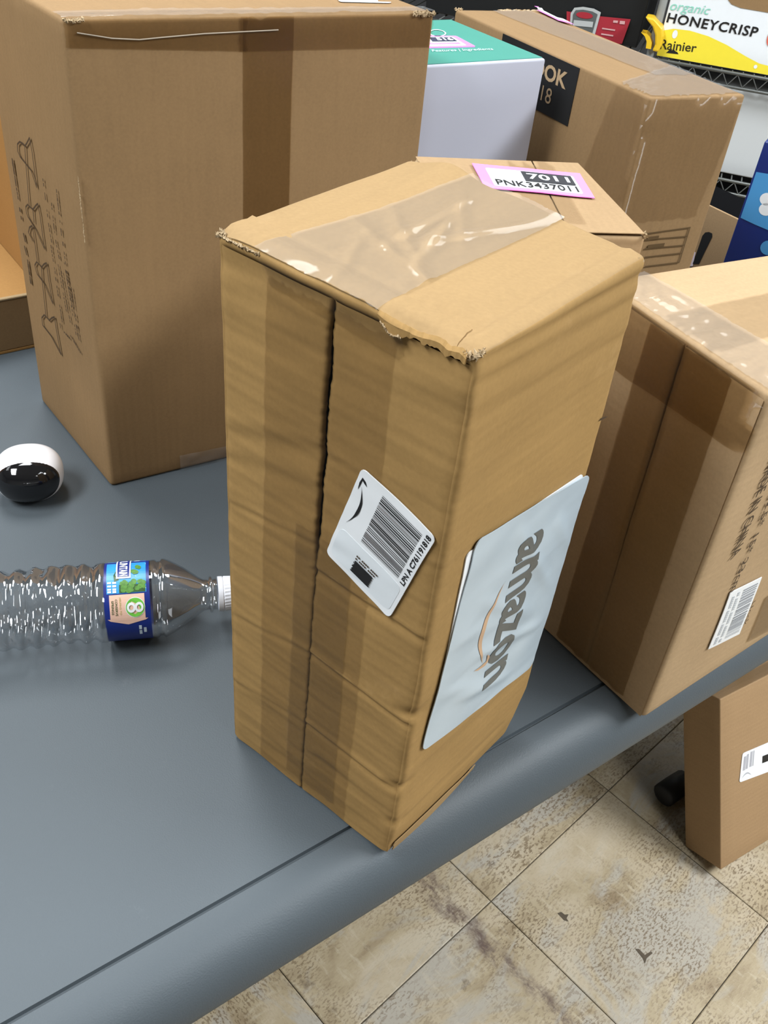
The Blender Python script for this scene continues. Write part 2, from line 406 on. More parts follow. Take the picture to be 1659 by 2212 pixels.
# floor -------------------------------------------------------------
M_grout = flat('floor_joint_grime', (0.10, 0.085, 0.065), .9, .1, 0, .2, 30)
def tile_mat():
    m, nt, b, out = newmat('printed_vinyl_tile'); L = nt.links.new
    tc = N(nt, 'ShaderNodeTexCoord'); oi = N(nt, 'ShaderNodeObjectInfo')
    ofs = N(nt, 'ShaderNodeVectorMath', operation='SCALE'); ofs.inputs[0].default_value = (37., 19., 7.); L(oi.outputs['Random'], ofs.inputs['Scale'])
    p = N(nt, 'ShaderNodeVectorMath', operation='ADD'); L(tc.outputs['Object'], p.inputs[0]); L(ofs.outputs[0], p.inputs[1])
    def nse(scale, det, rough, sc=(1, 1, 1), dist=0.):
        mp = N(nt, 'ShaderNodeMapping'); mp.inputs['Scale'].default_value = sc; L(p.outputs[0], mp.inputs[0])
        n_ = N(nt, 'ShaderNodeTexNoise', i_Scale=scale, i_Detail=det, i_Roughness=rough, i_Distortion=dist); L(mp.outputs[0], n_.inputs['Vector']); return n_.outputs['Fac']
    def ramp(src, stops):
        r_ = N(nt, 'ShaderNodeValToRGB'); el = r_.color_ramp.elements
        while len(el) < len(stops): el.new(.5)
        for e, (q, c) in zip(el, stops): e.position = q; e.color = c4(c)
        L(src, r_.inputs[0]); return r_.outputs[0]
    base = ramp(nse(7., 5, .6, (1, 1.6, 1), .6), [(.28, (.34, .27, .18)), (.43, (.52, .45, .32)), (.56, (.60, .53, .41)), (.72, (.66, .62, .53))])
    def mixin(prev, fac, col, mode='MIX'):
        mx = N(nt, 'ShaderNodeMix', data_type='RGBA', blend_type=mode); L(fac, mx.inputs[0]); L(prev, mx.inputs[6]); mx.inputs[7].default_value = c4(col); return mx.outputs[2]
    grey = ramp(nse(5., 4, .65, (1, 2.2, 1), 1.), [(.50, (0, 0, 0)), (.60, (.85, .85, .85))])
    c = mixin(base, grey, (.53, .52, .49))
    dash = ramp(nse(1., 2, .6, (150, 330, 1)), [(.51, (0, 0, 0)), (.59, (.78, .78, .78))])
    gate = ramp(nse(9., 3, .5), [(.40, (.1, .1, .1)), (.62, (1, 1, 1))])
    dm = N(nt, 'ShaderNodeMix', data_type='RGBA', blend_type='MULTIPLY'); dm.inputs[0].default_value = 1.; L(dash, dm.inputs[6]); L(gate, dm.inputs[7])
    c = mixin(c, dm.outputs[2], (.21, .155, .095))
    c = mixin(c, ramp(nse(1., 3, .6, (120, 30, 1)), [(.56, (0, 0, 0)), (.70, (.40, .40, .40))]), (.72, .67, .56))
    c = mixin(c, ramp(nse(22., 5, .7), [(.62, (0, 0, 0)), (.74, (.75, .75, .75))]), (.13, .095, .065))
    # printed plank seam running along one side of some tiles
    at = N(nt, 'ShaderNodeAttribute', attribute_type='OBJECT', attribute_name='seam')
    sx = N(nt, 'ShaderNodeSeparateXYZ'); L(tc.outputs['Object'], sx.inputs[0])
    wob = N(nt, 'ShaderNodeMath', operation='MULTIPLY_ADD'); L(nse(14., 4, .7), wob.inputs[0]); wob.inputs[1].default_value = .055; L(sx.outputs['X'], wob.inputs[2])
    sb = N(nt, 'ShaderNodeMath', operation='SUBTRACT'); L(wob.outputs[0], sb.inputs[0]); sb.inputs[1].default_value = .125
    ab = N(nt, 'ShaderNodeMath', operation='ABSOLUTE'); L(sb.outputs[0], ab.inputs[0])
    mr = N(nt, 'ShaderNodeMapRange'); mr.inputs[1].default_value = .002; mr.inputs[2].default_value = .019; mr.inputs[3].default_value = .95; mr.inputs[4].default_value = 0.; L(ab.outputs[0], mr.inputs[0])
    sm = N(nt, 'ShaderNodeMath', operation='MULTIPLY'); gb = ramp(nse(60., 4, .7, (1, .5, 1)), [(.42, (.15, .15, .15)), (.60, (1, 1, 1))]); sm0 = N(nt, 'ShaderNodeMath', operation='MULTIPLY'); L(mr.outputs[0], sm0.inputs[0]); L(gb, sm0.inputs[1]); L(sm0.outputs[0], sm.inputs[0]); L(at.outputs['Fac'], sm.inputs[1])
    c = mixin(c, sm.outputs[0], (.16, .115, .105))
    sc_ = N(nt, 'ShaderNodeVectorMath', operation='MULTIPLY'); L(c, sc_.inputs[0]); sc_.inputs[1].default_value = (.775, .725, .655); L(sc_.outputs[0], b.inputs['Base Color']); b.inputs['Roughness'].default_value = .42; b.inputs['Specular IOR Level'].default_value = .35
    bp = N(nt, 'ShaderNodeBump', i_Strength=.15, i_Distance=.0008); L(dash, bp.inputs['Height']); L(bp.outputs[0], b.inputs['Normal'])
    return m
M_tile = tile_mat()
bm = bmesh.new(); obox_bm(bm, (-4, -3, -.06), (8, 0, 0), (0, 8, 0), (0, 0, .0575))
floor = struct(bm_obj('floor', bm, M_grout))
floor['label'] = 'beige and grey stone-look vinyl tile floor'
TS = .3048; tu = np.array([.674, .739, 0]); tu = tu / np.linalg.norm(tu); tv = np.array([tu[1], -tu[0], 0]); T0 = np.array([.232, .739, 0])
g = .0007; hs = TS / 2 - g
tme = bpy.data.meshes.new('tile')
e_ = .0012
tme.from_pydata([(sx * (hs - k), sy * (hs - k), z) for k, z in ((0, -.0025), (0, -.0008), (e_, 0)) for sx, sy in ((-1, -1), (1, -1), (1, 1), (-1, 1))], [],
                [(8, 9, 10, 11)] + [(4 * q + i, 4 * q + (i + 1) % 4, 4 * q + 4 + (i + 1) % 4, 4 * q + 4 + i) for q in (0, 1) for i in range(4)])
tme.materials.append(M_tile)
rnd = random.Random(5); SEAM = {(-1, -1): 2, (0, -1): 2, (1, -1): 0}
ang0 = math.atan2(tu[1], tu[0])
for i in range(-6, 8):
    for j in range(-6, 8):
        c = T0 + tu * (i + .5) * TS + tv * (j + .5) * TS
        if not (-1.6 < c[0] < 2.1 and -.5 < c[1] < 2.6): continue
        o = bpy.data.objects.new('tile', tme); link(o, floor); o.location = (c[0], c[1], 0)
        k = SEAM.get((i, j), rnd.choice((0, 1, 2, 3)))
        o.rotation_euler.z = ang0 + k * math.pi / 2
        o['seam'] = 1.0 if i == -1 else 0.0
        if i == -1: o.rotation_euler.z = ang0
fm_ = Plane((0, 0, 0), (1, 0, 0), (0, 1, 0))
def fpx(*pts): return [tuple(un(u, v, -TZ)[:2]) for u, v in pts]
M_stain = flat('floor_scuff_grime', (.10, .078, .055), .8, .2, 0, .3, 200)
polys('scuff_mark', fm_, [fpx((1372, 2050), (1380, 2050), (1393, 2063), (1406, 2055), (1410, 2059), (1397, 2070), (1393, 2082), (1388, 2070))], M_stain, floor, .0004)
polys('scuff_mark', fm_, [fpx((1204, 1973), (1212, 1970), (1220, 1976), (1228, 1975), (1224, 1984), (1228, 1991), (1218, 1988), (1211, 1980))], M_stain, floor, .0004)
# room shell ----------------------------------------------------------
M_wallb = flat('shade_dark_wall', (.07, .07, .072), .8, .2, 0, .05, 8); M_wall = flat('painted_wall', (.36, .36, .35), .8, .2, 0, .03, 8); M_ceil = flat('ceiling_board', (.72, .72, .70), .9, .1, 0, .05, 40)  # back wall coloured darker to paint the gloom behind the shelves
for nm, o_, ax, ay in (('wall_back', (-4, 4.9, 0), (8, 0, 0), (0, .1, 0)), ('wall_left', (-4.1, -3, 0), (.1, 0, 0), (0, 8, 0)), ('wall_right', (4, -3, 0), (.1, 0, 0), (0, 8, 0)), ('wall_front', (-4, -3.1, 0), (8, 0, 0), (0, .1, 0))):
    bm = bmesh.new(); obox_bm(bm, o_, ax, ay, (0, 0, CEIL)); struct(bm_obj(nm, bm, M_wall if nm != 'wall_back' else M_wallb))
bm = bmesh.new(); obox_bm(bm, (-4, -3, CEIL), (8, 0, 0), (0, 8, 0), (0, 0, .05)); struct(bm_obj('ceiling', bm, M_ceil))
# ceiling lights
M_diff, nt_, b_, o_ = newmat('lit_diffuser'); b_.inputs['Emission Color'].default_value = c4(LCOL); b_.inputs['Emission Strength'].default_value = 0.5; b_.inputs['Base Color'].default_value = (.8, .8, .8, 1)
M_diff.cycles.emission_sampling = 'NONE'
M_frame = flat('white_metal_frame', (.7, .7, .7), .4, .5)
where = ['far to the right of the table', 'above the open carton', 'above the wire shelves', 'behind the viewer on the left', 'far to the left of the table', 'behind the viewer on the right']
for k, (x, y, sx, sy, pw) in enumerate(LUM):
    t = thing('ceiling_light', 'long fluorescent ceiling light ' + where[k], 'light', (x, y, CEIL), 'fluorescent ceiling lights')
    bm = bmesh.new()
    for ox, oy, lx, ly in ((-sx / 2 - .03, -sy / 2 - .03, sx + .06, .03), (-sx / 2 - .03, sy / 2, sx + .06, .03), (-sx / 2 - .03, -sy / 2, .03, sy), (sx / 2, -sy / 2, .03, sy)):
        obox_bm(bm, (x + ox, y + oy, CEIL - .03), (lx, 0, 0), (0, ly, 0), (0, 0, .03))
    bm_obj('frame', bm, M_frame, t)
    bm = bmesh.new(); obox_bm(bm, (x - sx / 2, y - sy / 2, CEIL - .012), (sx, 0, 0), (0, sy, 0), (0, 0, .01)); bm_obj('diffuser', bm, M_diff, t)
    la = bpy.data.lights.new('tube_light', 'AREA'); la.shape = 'RECTANGLE'; la.size = sx; la.size_y = sy; la.energy = pw; la.color = LCOL
    lo = bpy.data.objects.new('tube_light', la); link(lo, t); lo.location = (0, 0, -.02)

# ================================================================ TABLES
def table_mat():
    m, nt, b, out = newmat('grey_moulded_plastic'); L = nt.links.new
    tc = N(nt, 'ShaderNodeTexCoord'); n1 = N(nt, 'ShaderNodeTexNoise', i_Scale=5., i_Detail=4.); n2 = N(nt, 'ShaderNodeTexNoise', i_Scale=900., i_Detail=2.); n3 = N(nt, 'ShaderNodeTexNoise', i_Scale=40., i_Detail=5., i_Roughness=.7)
    for n_ in (n1, n2, n3): L(tc.outputs['Object'], n_.inputs['Vector'])
    mx = N(nt, 'ShaderNodeMix', data_type='RGBA'); mx.inputs[6].default_value = (.058, .071, .081, 1); mx.inputs[7].default_value = (.076, .091, .103, 1); L(n1.outputs['Fac'], mx.inputs[0])
    sc = N(nt, 'ShaderNodeMapRange'); sc.inputs[1].default_value = .66; sc.inputs[2].default_value = .80; sc.inputs[4].default_value = .18; L(n3.outputs['Fac'], sc.inputs[0])
    m2 = N(nt, 'ShaderNodeMix', data_type='RGBA'); L(sc.outputs[0], m2.inputs[0]); L(mx.outputs[2], m2.inputs[6]); m2.inputs[7].default_value = (.16, .175, .19, 1)
    L(m2.outputs[2], b.inputs['Base Color'])
    rr = N(nt, 'ShaderNodeMapRange'); rr.inputs[3].default_value = .52; rr.inputs[4].default_value = .62; L(n1.outputs['Fac'], rr.inputs[0]); L(rr.outputs[0], b.inputs['Roughness'])
    bp = N(nt, 'ShaderNodeBump', i_Strength=.30, i_Distance=.0006); L(n2.outputs['Fac'], bp.inputs['Height']); L(bp.outputs[0], b.inputs['Normal'])
    b.inputs['Specular IOR Level'].default_value = .42
    return m
M_table = table_mat(); M_leg = flat('grey_powder_coated_steel', (.16, .165, .17), .4, .5, .3); M_rubber = flat('black_rubber', (.012, .012, .013), .55, .4)
PROF = [(0, 0), (.0007, -.0030), (.0022, -.0032), (.0034, -.0002), (.013, -.0003), (.021, -.0021), (.028, -.0060), (.034, -.0118), (.0388, -.0190), (.042, -.027), (.0435, -.035), (.0435, -.041), (.041, -.045), (.034, -.046)]
def make_table(label, al0, al1, d0, d1):
    base = TORG + TDIR * (al0 + al1) / 2 + TNRM * (d0 + d1) / 2
    t = thing('folding_table', label, 'table', (base[0], base[1], 0), 'grey folding tables')
    hx, hy, cr = (al1 - al0) / 2, (d1 - d0) / 2, .03
    V, F, rings = [], [], []
    for o, z in PROF:
        ring = []
        for sx, sy, a0 in ((1, 1, 0), (-1, 1, 90), (-1, -1, 180), (1, -1, 270)):
            for k in range(9):
                a = math.radians(a0 + k * 11.25)
                lx, ly = sx * (hx - cr) + math.cos(a) * (cr + o), sy * (hy - cr) + math.sin(a) * (cr + o)
                P = base + TDIR * lx + TNRM * ly; ring.append(len(V)); V.append((P[0], P[1], TZ + z))
        rings.append(ring)
    F.append(rings[0]); n_ = len(rings[0])
    for a, b in zip(rings, rings[1:]):
        for i in range(n_): F.append((b[i], b[(i + 1) % n_], a[(i + 1) % n_], a[i]))
    F.append(rings[-1][::-1])
    o = mesh('tabletop', V, F, M_table, t, True)
    for p in o.data.polygons:
        if len(p.vertices) > 4: p.use_smooth = False
    for e in o.data.edges:
        if e.vertices[0] // n_ == e.vertices[1] // n_ and e.vertices[0] // n_ < 4: e.use_edge_sharp = True
    # legs: two H frames on floor bars with black end caps
    for e in (al0 + .22, al1 - .375):
        for dd in (d0 + .118, d1 - .10):
            A = TORG + TDIR * e + TNRM * dd; B = A + TDIR * .28
            bm = bmesh.new(); tube_bm(bm, [(A[0], A[1], .020), (B[0], B[1], .020)], .014, 12); mid = (A + B) / 2; up_ = mid + TNRM * (.19 if dd < (d0 + d1) / 2 else -.19); tube_bm(bm, [(mid[0], mid[1], .02), (up_[0], up_[1], TZ - .045)], .013, 12); bm_obj('leg', bm, M_leg, t, True)
            for Q, sg in ((A, -1), (B, 1)):
                Q2 = Q + TDIR * sg * .025; bm = bmesh.new(); tube_bm(bm, [(Q[0] - TDIR[0] * sg * .03, Q[1] - TDIR[1] * sg * .03, .021), (Q[0], Q[1], .021), (Q2[0], Q2[1], .021), ((Q2 + TDIR * sg * .004)[0], (Q2 + TDIR * sg * .004)[1], .021)], [.0195, .0208, .0205, .014], 14); bm_obj('end_cap', bm, M_rubber, t, True)
    return t
make_table('dark grey plastic folding table under the worn tall box and the water bottle', -.66, 1.30, 0., .745)
make_table('second grey folding table behind, under the open orange-brown carton', -.90, .30, .838, 1.53)

# ================================================================ MAIN BOX
def zt(P, z): return np.array([P[0], P[1], TZ + z])
HM = .3947
C = {'BL': un(503, 1590, 0.0), 'BF': un(838, 1852, 0.0), 'BR': un(1117, 1571, 0.0), 'TL': un(466, 492, HM), 'TF': un(1038, 768, HM), 'TR': un(1402, 549, HM), 'TB': un(884, 344, HM)}
C['BB'] = C['BL'] + C['BR'] - C['BF']
def main_warp(a, b, c):
    o = np.zeros(3)
    if c < .125:                       # crushed bottom right corner
        k = (1 - c / .125) * max(0., (b - .55) / .45) * (1 - .6 * a); o += (C['BF'] - C['BR']) * .10 * k
        o[2] += .004 * k
    if c < .10: o[2] += .0005
    if c > .9 and b > .4: o[2] += (.0085 * math.exp(-((a - .80) / .12) ** 2) + .0040 * math.exp(-((a - .52) / .2) ** 2)) * ((b - .4) / .6) ** 2 * (c - .9) / .1
    # dented front vertical edge
    e = max(0., 1 - a / .10) * max(0., 1 - b / .10)
    if e > 0:
        q = (.0030 * math.exp(-((c - .385) / .012) ** 2) + .0035 * math.exp(-((c - .200) / .010) ** 2) + .002 * math.exp(-((c - .10) / .012) ** 2) + .0012 * nz((c * 14, 0, 0), 1., 3.))
        o += (C['BL'] + C['BR'] - 2 * C['BF']) * q * e * 5
    return o
main = CBox(C, main_warp)
cre = []
for (p0, p1, dep, wd) in (((683, 1235), (925, 1393), .0022, .0024), ((675, 1416), (893, 1580), .0024, .0024), ((666, 1566), (872, 1722), .0022, .0024), ((492, 1085), (690, 1182), .0010, .0024),
                          ((492, 935), (700, 985), .0014, .006), ((495, 990), (690, 1060), .0009, .005), ((505, 1330), (675, 1416), .0008, .0024), ((505, 1470), (666, 1566), .0006, .0024), ((730, 690), (1030, 800), .0012, .005), ((470, 560), (715, 660), .0012, .006),
                          ((725, 820), (1020, 900), .0008, .008), ((480, 700), (710, 780), .0007, .008), ((690, 1640), (860, 1770), .0012, .005)):
    cre.append((main.st('L', *p0), main.st('L', *p1), dep, wd))
dL = main.dims('L'); dR = main.dims('R'); dT = main.dims('T')
def disp_L(s, t):
    v = .0009 * nz((s * dL[0], t * dL[1], 0), 30., 1.) + .0005 * nz((s * dL[0] * .4, t * dL[1] * 2., 0), 60., 4.)
    for a, b, dep, wd in cre:
        d, k = segdist(s, t, a, b, *dL); x = d / wd
        if abs(x) < 4: v += dep * .62 * (-.9 * math.exp(-x * x) + .55 * math.exp(-(x - 1.4) ** 2))
    return v
creR = []
for p0, p1, dep, wd in (((1040, 828), (1385, 640), .0007, .004), ((1035, 900), (1370, 715), .0005, .005), ((1030, 790), (1398, 590), .0014, .0035), ((870, 1770), (1080, 1570), .0006, .004), ((875, 1690), (1120, 1470), .0004, .006)):
    creR.append((main.st('R', *p0), main.st('R', *p1), dep, wd))
def disp_R(s, t):
    v = .0009 * nz((s * dR[0], t * dR[1], 3), 26., 2.) + .00018 * nz((s * dR[0] * .3, t * dR[1] * 2., 1), 70., 5.)
    for a, b, dep, wd in creR:
        d, k = segdist(s, t, a, b, *dR); x = d / wd
        if abs(x) < 4: v += dep * (-math.exp(-x * x) + .5 * math.exp(-(x - 1.4) ** 2))
    if t < .05: v += -.002 * (1 - t / .05)
    return v
def disp_T(s, t):
    v = .0008 * nz((s * dT[0], t * dT[1], 9), 24., 2.)
    x = (t * dT[1] - .0085) / .0022; v += .0012 * math.exp(-x * x)          # ridge along the right edge
    x = (t * dT[1] - .0145) / .0022; v -= .0008 * math.exp(-x * x)
    x = (s * dT[0] - .0185) / .003; v -= .0007 * math.exp(-x * x)          # score line along the left front edge
    v += -.0035 * max(0, 1 - s * dT[0] / .007) * (.6 + .8 * nz((t * dT[1], 0, 2), 60., 1.))
    return v
main.disp = {'L': disp_L, 'R': disp_R, 'T': disp_T}
bx = thing('cardboard_box', 'tall worn cardboard box standing on end in the middle, with grey mailer patch', 'box', C['BF'] * .25 + C['BL'] * .25 + C['BR'] * .25 + C['BB'] * .25)
seam_hi, seam_lo = main.st('L', 722, 606), main.st('L', 650, 1700)
def seam_s(t): return seam_lo[0] + (seam_hi[0] - seam_lo[0]) * (t - seam_lo[1]) / (seam_hi[1] - seam_lo[1])
FT = .0035
def recess(s, t): return -FT * min(1., max(0., (s - .015) / .03)) * min(1., max(0., (.985 - s) / .03)) * min(1., max(0., (.985 - t) / .012)) * min(1., max(0., (t - .004) / .01))
main.body('body', M_main, bx, (60, 60, 150), .0042, {'L': recess}, top_mat=M_maintop, hole=('L', .1, .9))
def flap(lo, hi, nm, side):
    V, F, UV = [], [], []; ns, nt_ = 44, 220; rnd = random.Random(side)
    for j in range(nt_ + 1):
        t = .006 + .976 * j / nt_; sm = seam_s(t); gap = (.0015 * min(1, max(0, (t - .57) / .05)) * (1 - .75 * max(0, (t - .9) / .1)) + .0003) / dL[0]
        wob = .00045 / dL[0] * nz((t * 40, side, 0), 1.) + .0002 / dL[0] * rnd.gauss(0, 1)
        s0, s1 = (lo, sm - gap + wob) if side < 0 else (sm + gap + wob, hi)
        for i in range(ns + 1):
            k = i / ns; s = s0 + (s1 - s0) * k; e = min(k, 1 - k) if False else (1 - k if side < 0 else k)
            rd = -.0007 * max(0, 1 - e * (s1 - s0) * dL[0] / .0016)
            oe = (k if side < 0 else 1 - k) * (s1 - s0) * dL[0]
            rd -= .0016 * max(0, 1 - oe / .006) ** 2
            V.append(main.P('L', s, t, .0002 + rd)); UV.append((s * dL[0], t * dL[1]))
        if True:
            e_s = s1 if side < 0 else s0
            V.append(main.P('L', e_s, t, -FT)); UV.append((e_s * dL[0], t * dL[1]))
    m = ns + 2
    for j in range(nt_):
        for i in range(ns): F.append((m * j + i, m * j + i + 1, m * j + m + i + 1, m * j + m + i))
        a = ns if side < 0 else 0
        F.append((m * j + a, m * j + ns + 1, m * j + m + ns + 1, m * j + m + a))
    return mesh(nm, V, F, M_main, bx, True, [UV[i] for f in F for i in f])
flap(.012, 0, 'flap', -1); flap(0, .988, 'flap', 1)
# tape down the seam (two overlapping strips of old clear tape)
ta = Patch(main, 'L', [(597, 1668), (722, 1790), (655, 570), (800, 640)])
ta = Patch(main, 'L', [(seam_s(.01) - .27, .008), (seam_s(.01) + .27, .008), (seam_s(.98) - .27, .97), (seam_s(.98) + .24, .97)], px=False)
sheet('tape', ta, M_tapem, bx, 30, 90, .0007, disp=lambda x, y: .0002 * nz((x * 6, y * 20, 0), 1.), jag=.004)
tb = Patch(main, 'L', [(seam_s(.02) - .10, .03), (seam_s(.02) + .20, .03), (seam_s(.5) - .10, .62), (seam_s(.5) + .17, .62)], px=False)
sheet('tape', tb, M_tape, bx, 20, 60, .0010, disp=lambda x, y: .0002 * nz((x * 5, y * 25, 5), 1.), jag=.003)
# fold strip on the top along the left front edge and clear tape across
tt = Patch(main, 'T', [(733, 598), (870, 672), (1010, 300), (1200, 400)])
tq = [main.st('T', 640, 500), main.st('T', 858, 640), main.st('T', 1060, 398), main.st('T', 1235, 475)]
tp = Patch(main, 'T', [(.02, .30), (.02, .66), (.985, .36), (.985, .70)], px=False)
def tape_wr(x, y):
    v = .0003 * nz((x * 3, y * 3, 0), 1., 2.) + .0004 * max(0, nz((x * 6 + y * 4, y * 5 - x * 3, 1), 1., 6.))
    for (cx, cy, ang, ln, h_) in ((.50, .42, .4, .22, .0022), (.42, .55, .9, .25, .0016), (.60, .30, -.3, .2, .0018), (.30, .40, 1.2, .3, .0015), (.55, .62, .15, .25, .0016), (.68, .50, .7, .2, .0012), (.2, .6, .5, .2, .0012)):
        dx, dy = x - cx, (y - cy) * .45; a = dx * math.cos(ang) + dy * math.sin(ang); b = -dx * math.sin(ang) + dy * math.cos(ang)
        v += h_ * math.exp(-(a / ln) ** 2 - (b / .025) ** 2)
    return v
tl_, tr_, bl_, br_ = main.st('T', 655, 492), main.st('T', 1005, 330 + 55), main.st('T', 835, 652), main.st('T', 1205, 470)
tp = Patch(main, 'T', [(-.004, bl_[1]), (.99, br_[1] - .02), (-.004, tl_[1]), (.99, tr_[1])], px=False)
sheet('tape', tp, M_tapew, bx, 70, 50, .0009, disp=tape_wr, jag=.004, seed=3)
# tape end folded down over the edge onto the seam
tp2 = Patch(main, 'L', [(seam_s(.92) - .25, .962), (seam_s(.92) + .26, .95), (seam_s(.99) - .30, .998), (seam_s(.99) + .26, .998)], px=False)
sheet('tape', tp2, M_tape, bx, 26, 10, .0014, disp=lambda x, y: .0009 * abs(nz((x * 9, y * 5, 7), 1.)) + .0012 * y * y, jag=.02, seed=4)
# second board layer along the left front edge of the top
fs = Patch(main, 'T', [(.004, .08), (.11, .10), (.004, .985), (.145, .985)], px=False)
sheet('fold_strip', fs, M_maintop, bx, 6, 40, .0007, jag=.002, seed=8, disp=lambda x, y: .0008 * max(0, x - .3) * max(0., min(1, (y - .74) / .1)) - .0008 * max(0, .2 - x) * 5)
# torn edges
eTLTF = lambda k, dz=0., ins=0.: main.tri(1 - k, ins, 1) + np.array([0, 0, dz])
shred('torn_edge', [eTLTF(k, -.003) for k in (.0, .06, .12, .19)], bx, M_edge, .0022, .00035, 2, 70)
shred('torn_edge', [eTLTF(k, -.002, .006) for k in (.012, .022, .035)] , bx, M_edge, .0036, .0006, 3, 30)
shred('torn_edge', [eTLTF(k, -.003, .004) for k in (.935, .96, .975)] + [main.tri(.012, .012, 1) + np.array([0, 0, -.0015]), main.tri(.012, .04, 1) + np.array([0, 0, -.0012])], bx, M_edge, .0036, .0006, 4, 46)
shred('torn_edge', [main.tri(.012, k, 1) + np.array([0, 0, -.0035]) for k in (.95, .965, .975, .982)], bx, M_edge, .0035, .0006, 5, 30)
shred('torn_edge', [main.tri(k, .99, 1) + np.array([0, 0, -.002]) for k in (.95, .97, .985)], bx, M_edge, .003, .0005, 6, 24)
# torn-up lip of board on the left front edge
lp = [main.P('L', k, .985 - .02 * abs(math.sin(i * 1.7)) * .3, .001) for i, k in enumerate(np.linspace(.665, .80, 14))]
V, F = [], []
rnd = random.Random(12)
for i, k in enumerate(np.linspace(.66, .965, 40)):
    q = (i / 39); lift = .0013 * math.sin(math.pi * min(1, q * 2.6)) if q < .385 else .0003 + .0004 * rnd.random()
    hgt = .0048 * math.sin(math.pi * min(1., q * 1.9 + .05)) if q < .5 else .0026 + .0012 * rnd.random()
    p0 = main.P('T', .002, 1 - k, .0004); p1 = p0 + main.n['L'] * (lift + .0015) + np.array([0, 0, -.0012]); p2 = p1 + np.array([0, 0, -max(.002, hgt) + .0012 * rnd.random()]) + main.n['L'] * lift * .4
    V += [p0 + np.array([0, 0, .0006 * rnd.random()]), p1, p2]
for i in range(39):
    for j in range(2): F.append((3 * i + j, 3 * i + j + 1, 3 * i + j + 4, 3 * i + j + 3))
lip = mesh('torn_lip', V, F, M_main, bx, False, [(.1 * V[i][0], V[i][2]) for f in F for i in f]); md = lip.modifiers.new('thickness', 'SOLIDIFY'); md.thickness = .0009
shred('torn_edge', [V[3 * i + 2] for i in range(2, 13)], bx, M_edge, .0016, .0002, 14, 60)

bfe = Patch(main, 'R', [(.03, .002), (.66, .001), (.03, .030), (.66, .012)], px=False)
sheet('bottom_flap', bfe, M_maintop, bx, 30, 4, .0016, jag=.01, seed=15, disp=lambda x, y: .0012 * math.sin(math.pi * min(1, x * 1.2)) * (1 - y))
mk = Px(main, 'R'); polys('tear_mark', mk, [mk.path([(1290, 908), (1297, 900), (1310, 897), (1301, 903)])], M_brownink, bx, .0006)
# white return label -------------------------------------------------
lab = Patch(main, 'L', [(845, 1332), (947, 1160), (709, 1190), (786, 1007)])
lb = sheet('return_label', lab, M_white, bx, 14, 18, .0016, .0035, label='white barcode label')
polys('barcode', lab, rects(bars(34, 3, .41, .94, .135, .68)), M_ink, lb, .00185)
text('lettering', 'LPN A C761191818', lab, .395, .033, .575, .066, M_ink, lb, .00185, .03)
# smile arrow: crescent plus head
def arc(n_, f): return [f(i / (n_ - 1)) for i in range(n_)]
ou = arc(22, lambda k: (.45 + .40 * k, .918 - .088 * math.sin(math.pi * k)))
iN = arc(22, lambda k: (.45 + .40 * k, .918 - (.088 - .034 * math.sin(math.pi * k) ** .7) * math.sin(math.pi * k) + .002))
sm = [[ou[i], ou[i + 1], iN[i + 1], iN[i]] for i in range(21)]
polys('smile_arrow', lab, sm + [[(.80, .946), (.855, .939), (.905, .936), (.93, .949), (.87, .960)], [(.905, .936), (.893, .904), (.885, .866), (.915, .899), (.93, .949)]], M_ink, lb, .00185)
st_ = sheet('sticker', lab, M_white2, lb, 8, 10, .00175, .004, rect=(.045, .05, .365, .955), label='pale blank sticker with a blacked-out patch')
rnd = random.Random(9); blk = []
for i in range(22):
    x_ = .085 + .12 * i / 21; blk += rects([(x_, .38 + rnd.uniform(-.01, .012), x_ + .0059, .645 + rnd.uniform(-.012, .01))])
polys('blackout', lab, blk, M_ink, st_, .0023)
polys('fine_print', lab, rects([(.225 + .03 * j, .34 + .026 * i, .242 + .03 * j, .36 + .026 * i) for j in (0, 1) for i in range(12) if (i + j) % 5]), M_brownink, st_, .0023)

# grey mailer patch with lettering -----------------------------------
M_poly, nt_, b_, o_ = newmat('grey_poly_mailer')
b_.inputs['Base Color'].default_value = (.43, .51, .57, 1); b_.inputs['Roughness'].default_value = .28; b_.inputs['Specular IOR Level'].default_value = .6
tc_ = N(nt_, 'ShaderNodeTexCoord'); nn_ = N(nt_, 'ShaderNodeTexNoise', i_Scale=12., i_Detail=2.); nt_.links.new(tc_.outputs['Object'], nn_.inputs['Vector'])
bp_ = N(nt_, 'ShaderNodeBump', i_Strength=.25, i_Distance=.004); nt_.links.new(nn_.outputs['Fac'], bp_.inputs['Height']); nt_.links.new(bp_.outputs[0], b_.inputs['Normal'])
M_fadeink = flat('faded_grey_ink', (.095, .10, .095), .4, .5); M_fadeor = flat('faded_orange_ink', (.52, .33, .20), .4, .4)
PQ = [(1024, 1166), (907, 1622), (1270, 1020), (1146, 1436)]
wpq = [(1008, 1190), (918, 1618), (1262, 1018), (1149, 1432)]
under = Patch(main, 'R', [(1006, 1196), (926, 1600), (1258, 1020), (1150, 1424)])
wl = sheet('shipping_label', under, M_white, bx, 12, 12, .0009, .004, label='white label edge showing under the mailer patch')
pat = Patch(main, 'R', PQ)
WR = [((.05, .35), (.55, .95), .0012, .010), ((.30, .15), (.62, .80), .0010, .012), ((.62, .25), (.72, .95), .0013, .010), ((.80, .15), (.93, .75), .0012, .010), ((.12, .75), (.35, 1.0), .001, .012), ((.45, .0), (.52, .5), .0007, .015), ((.70, .0), (.85, .5), .0008, .012)]
def wr(x, y):
    v = .0004 * nz((x * 5, y * 4, 3), 1.)
    for a, b, dep, wd in WR:
        d, k = segdist(x, y, a, b, pat.w, pat.h); q = d / wd * 2.2
        v += dep * math.exp(-q * q) * (1 - abs(2 * k - 1) ** 3)
    return v
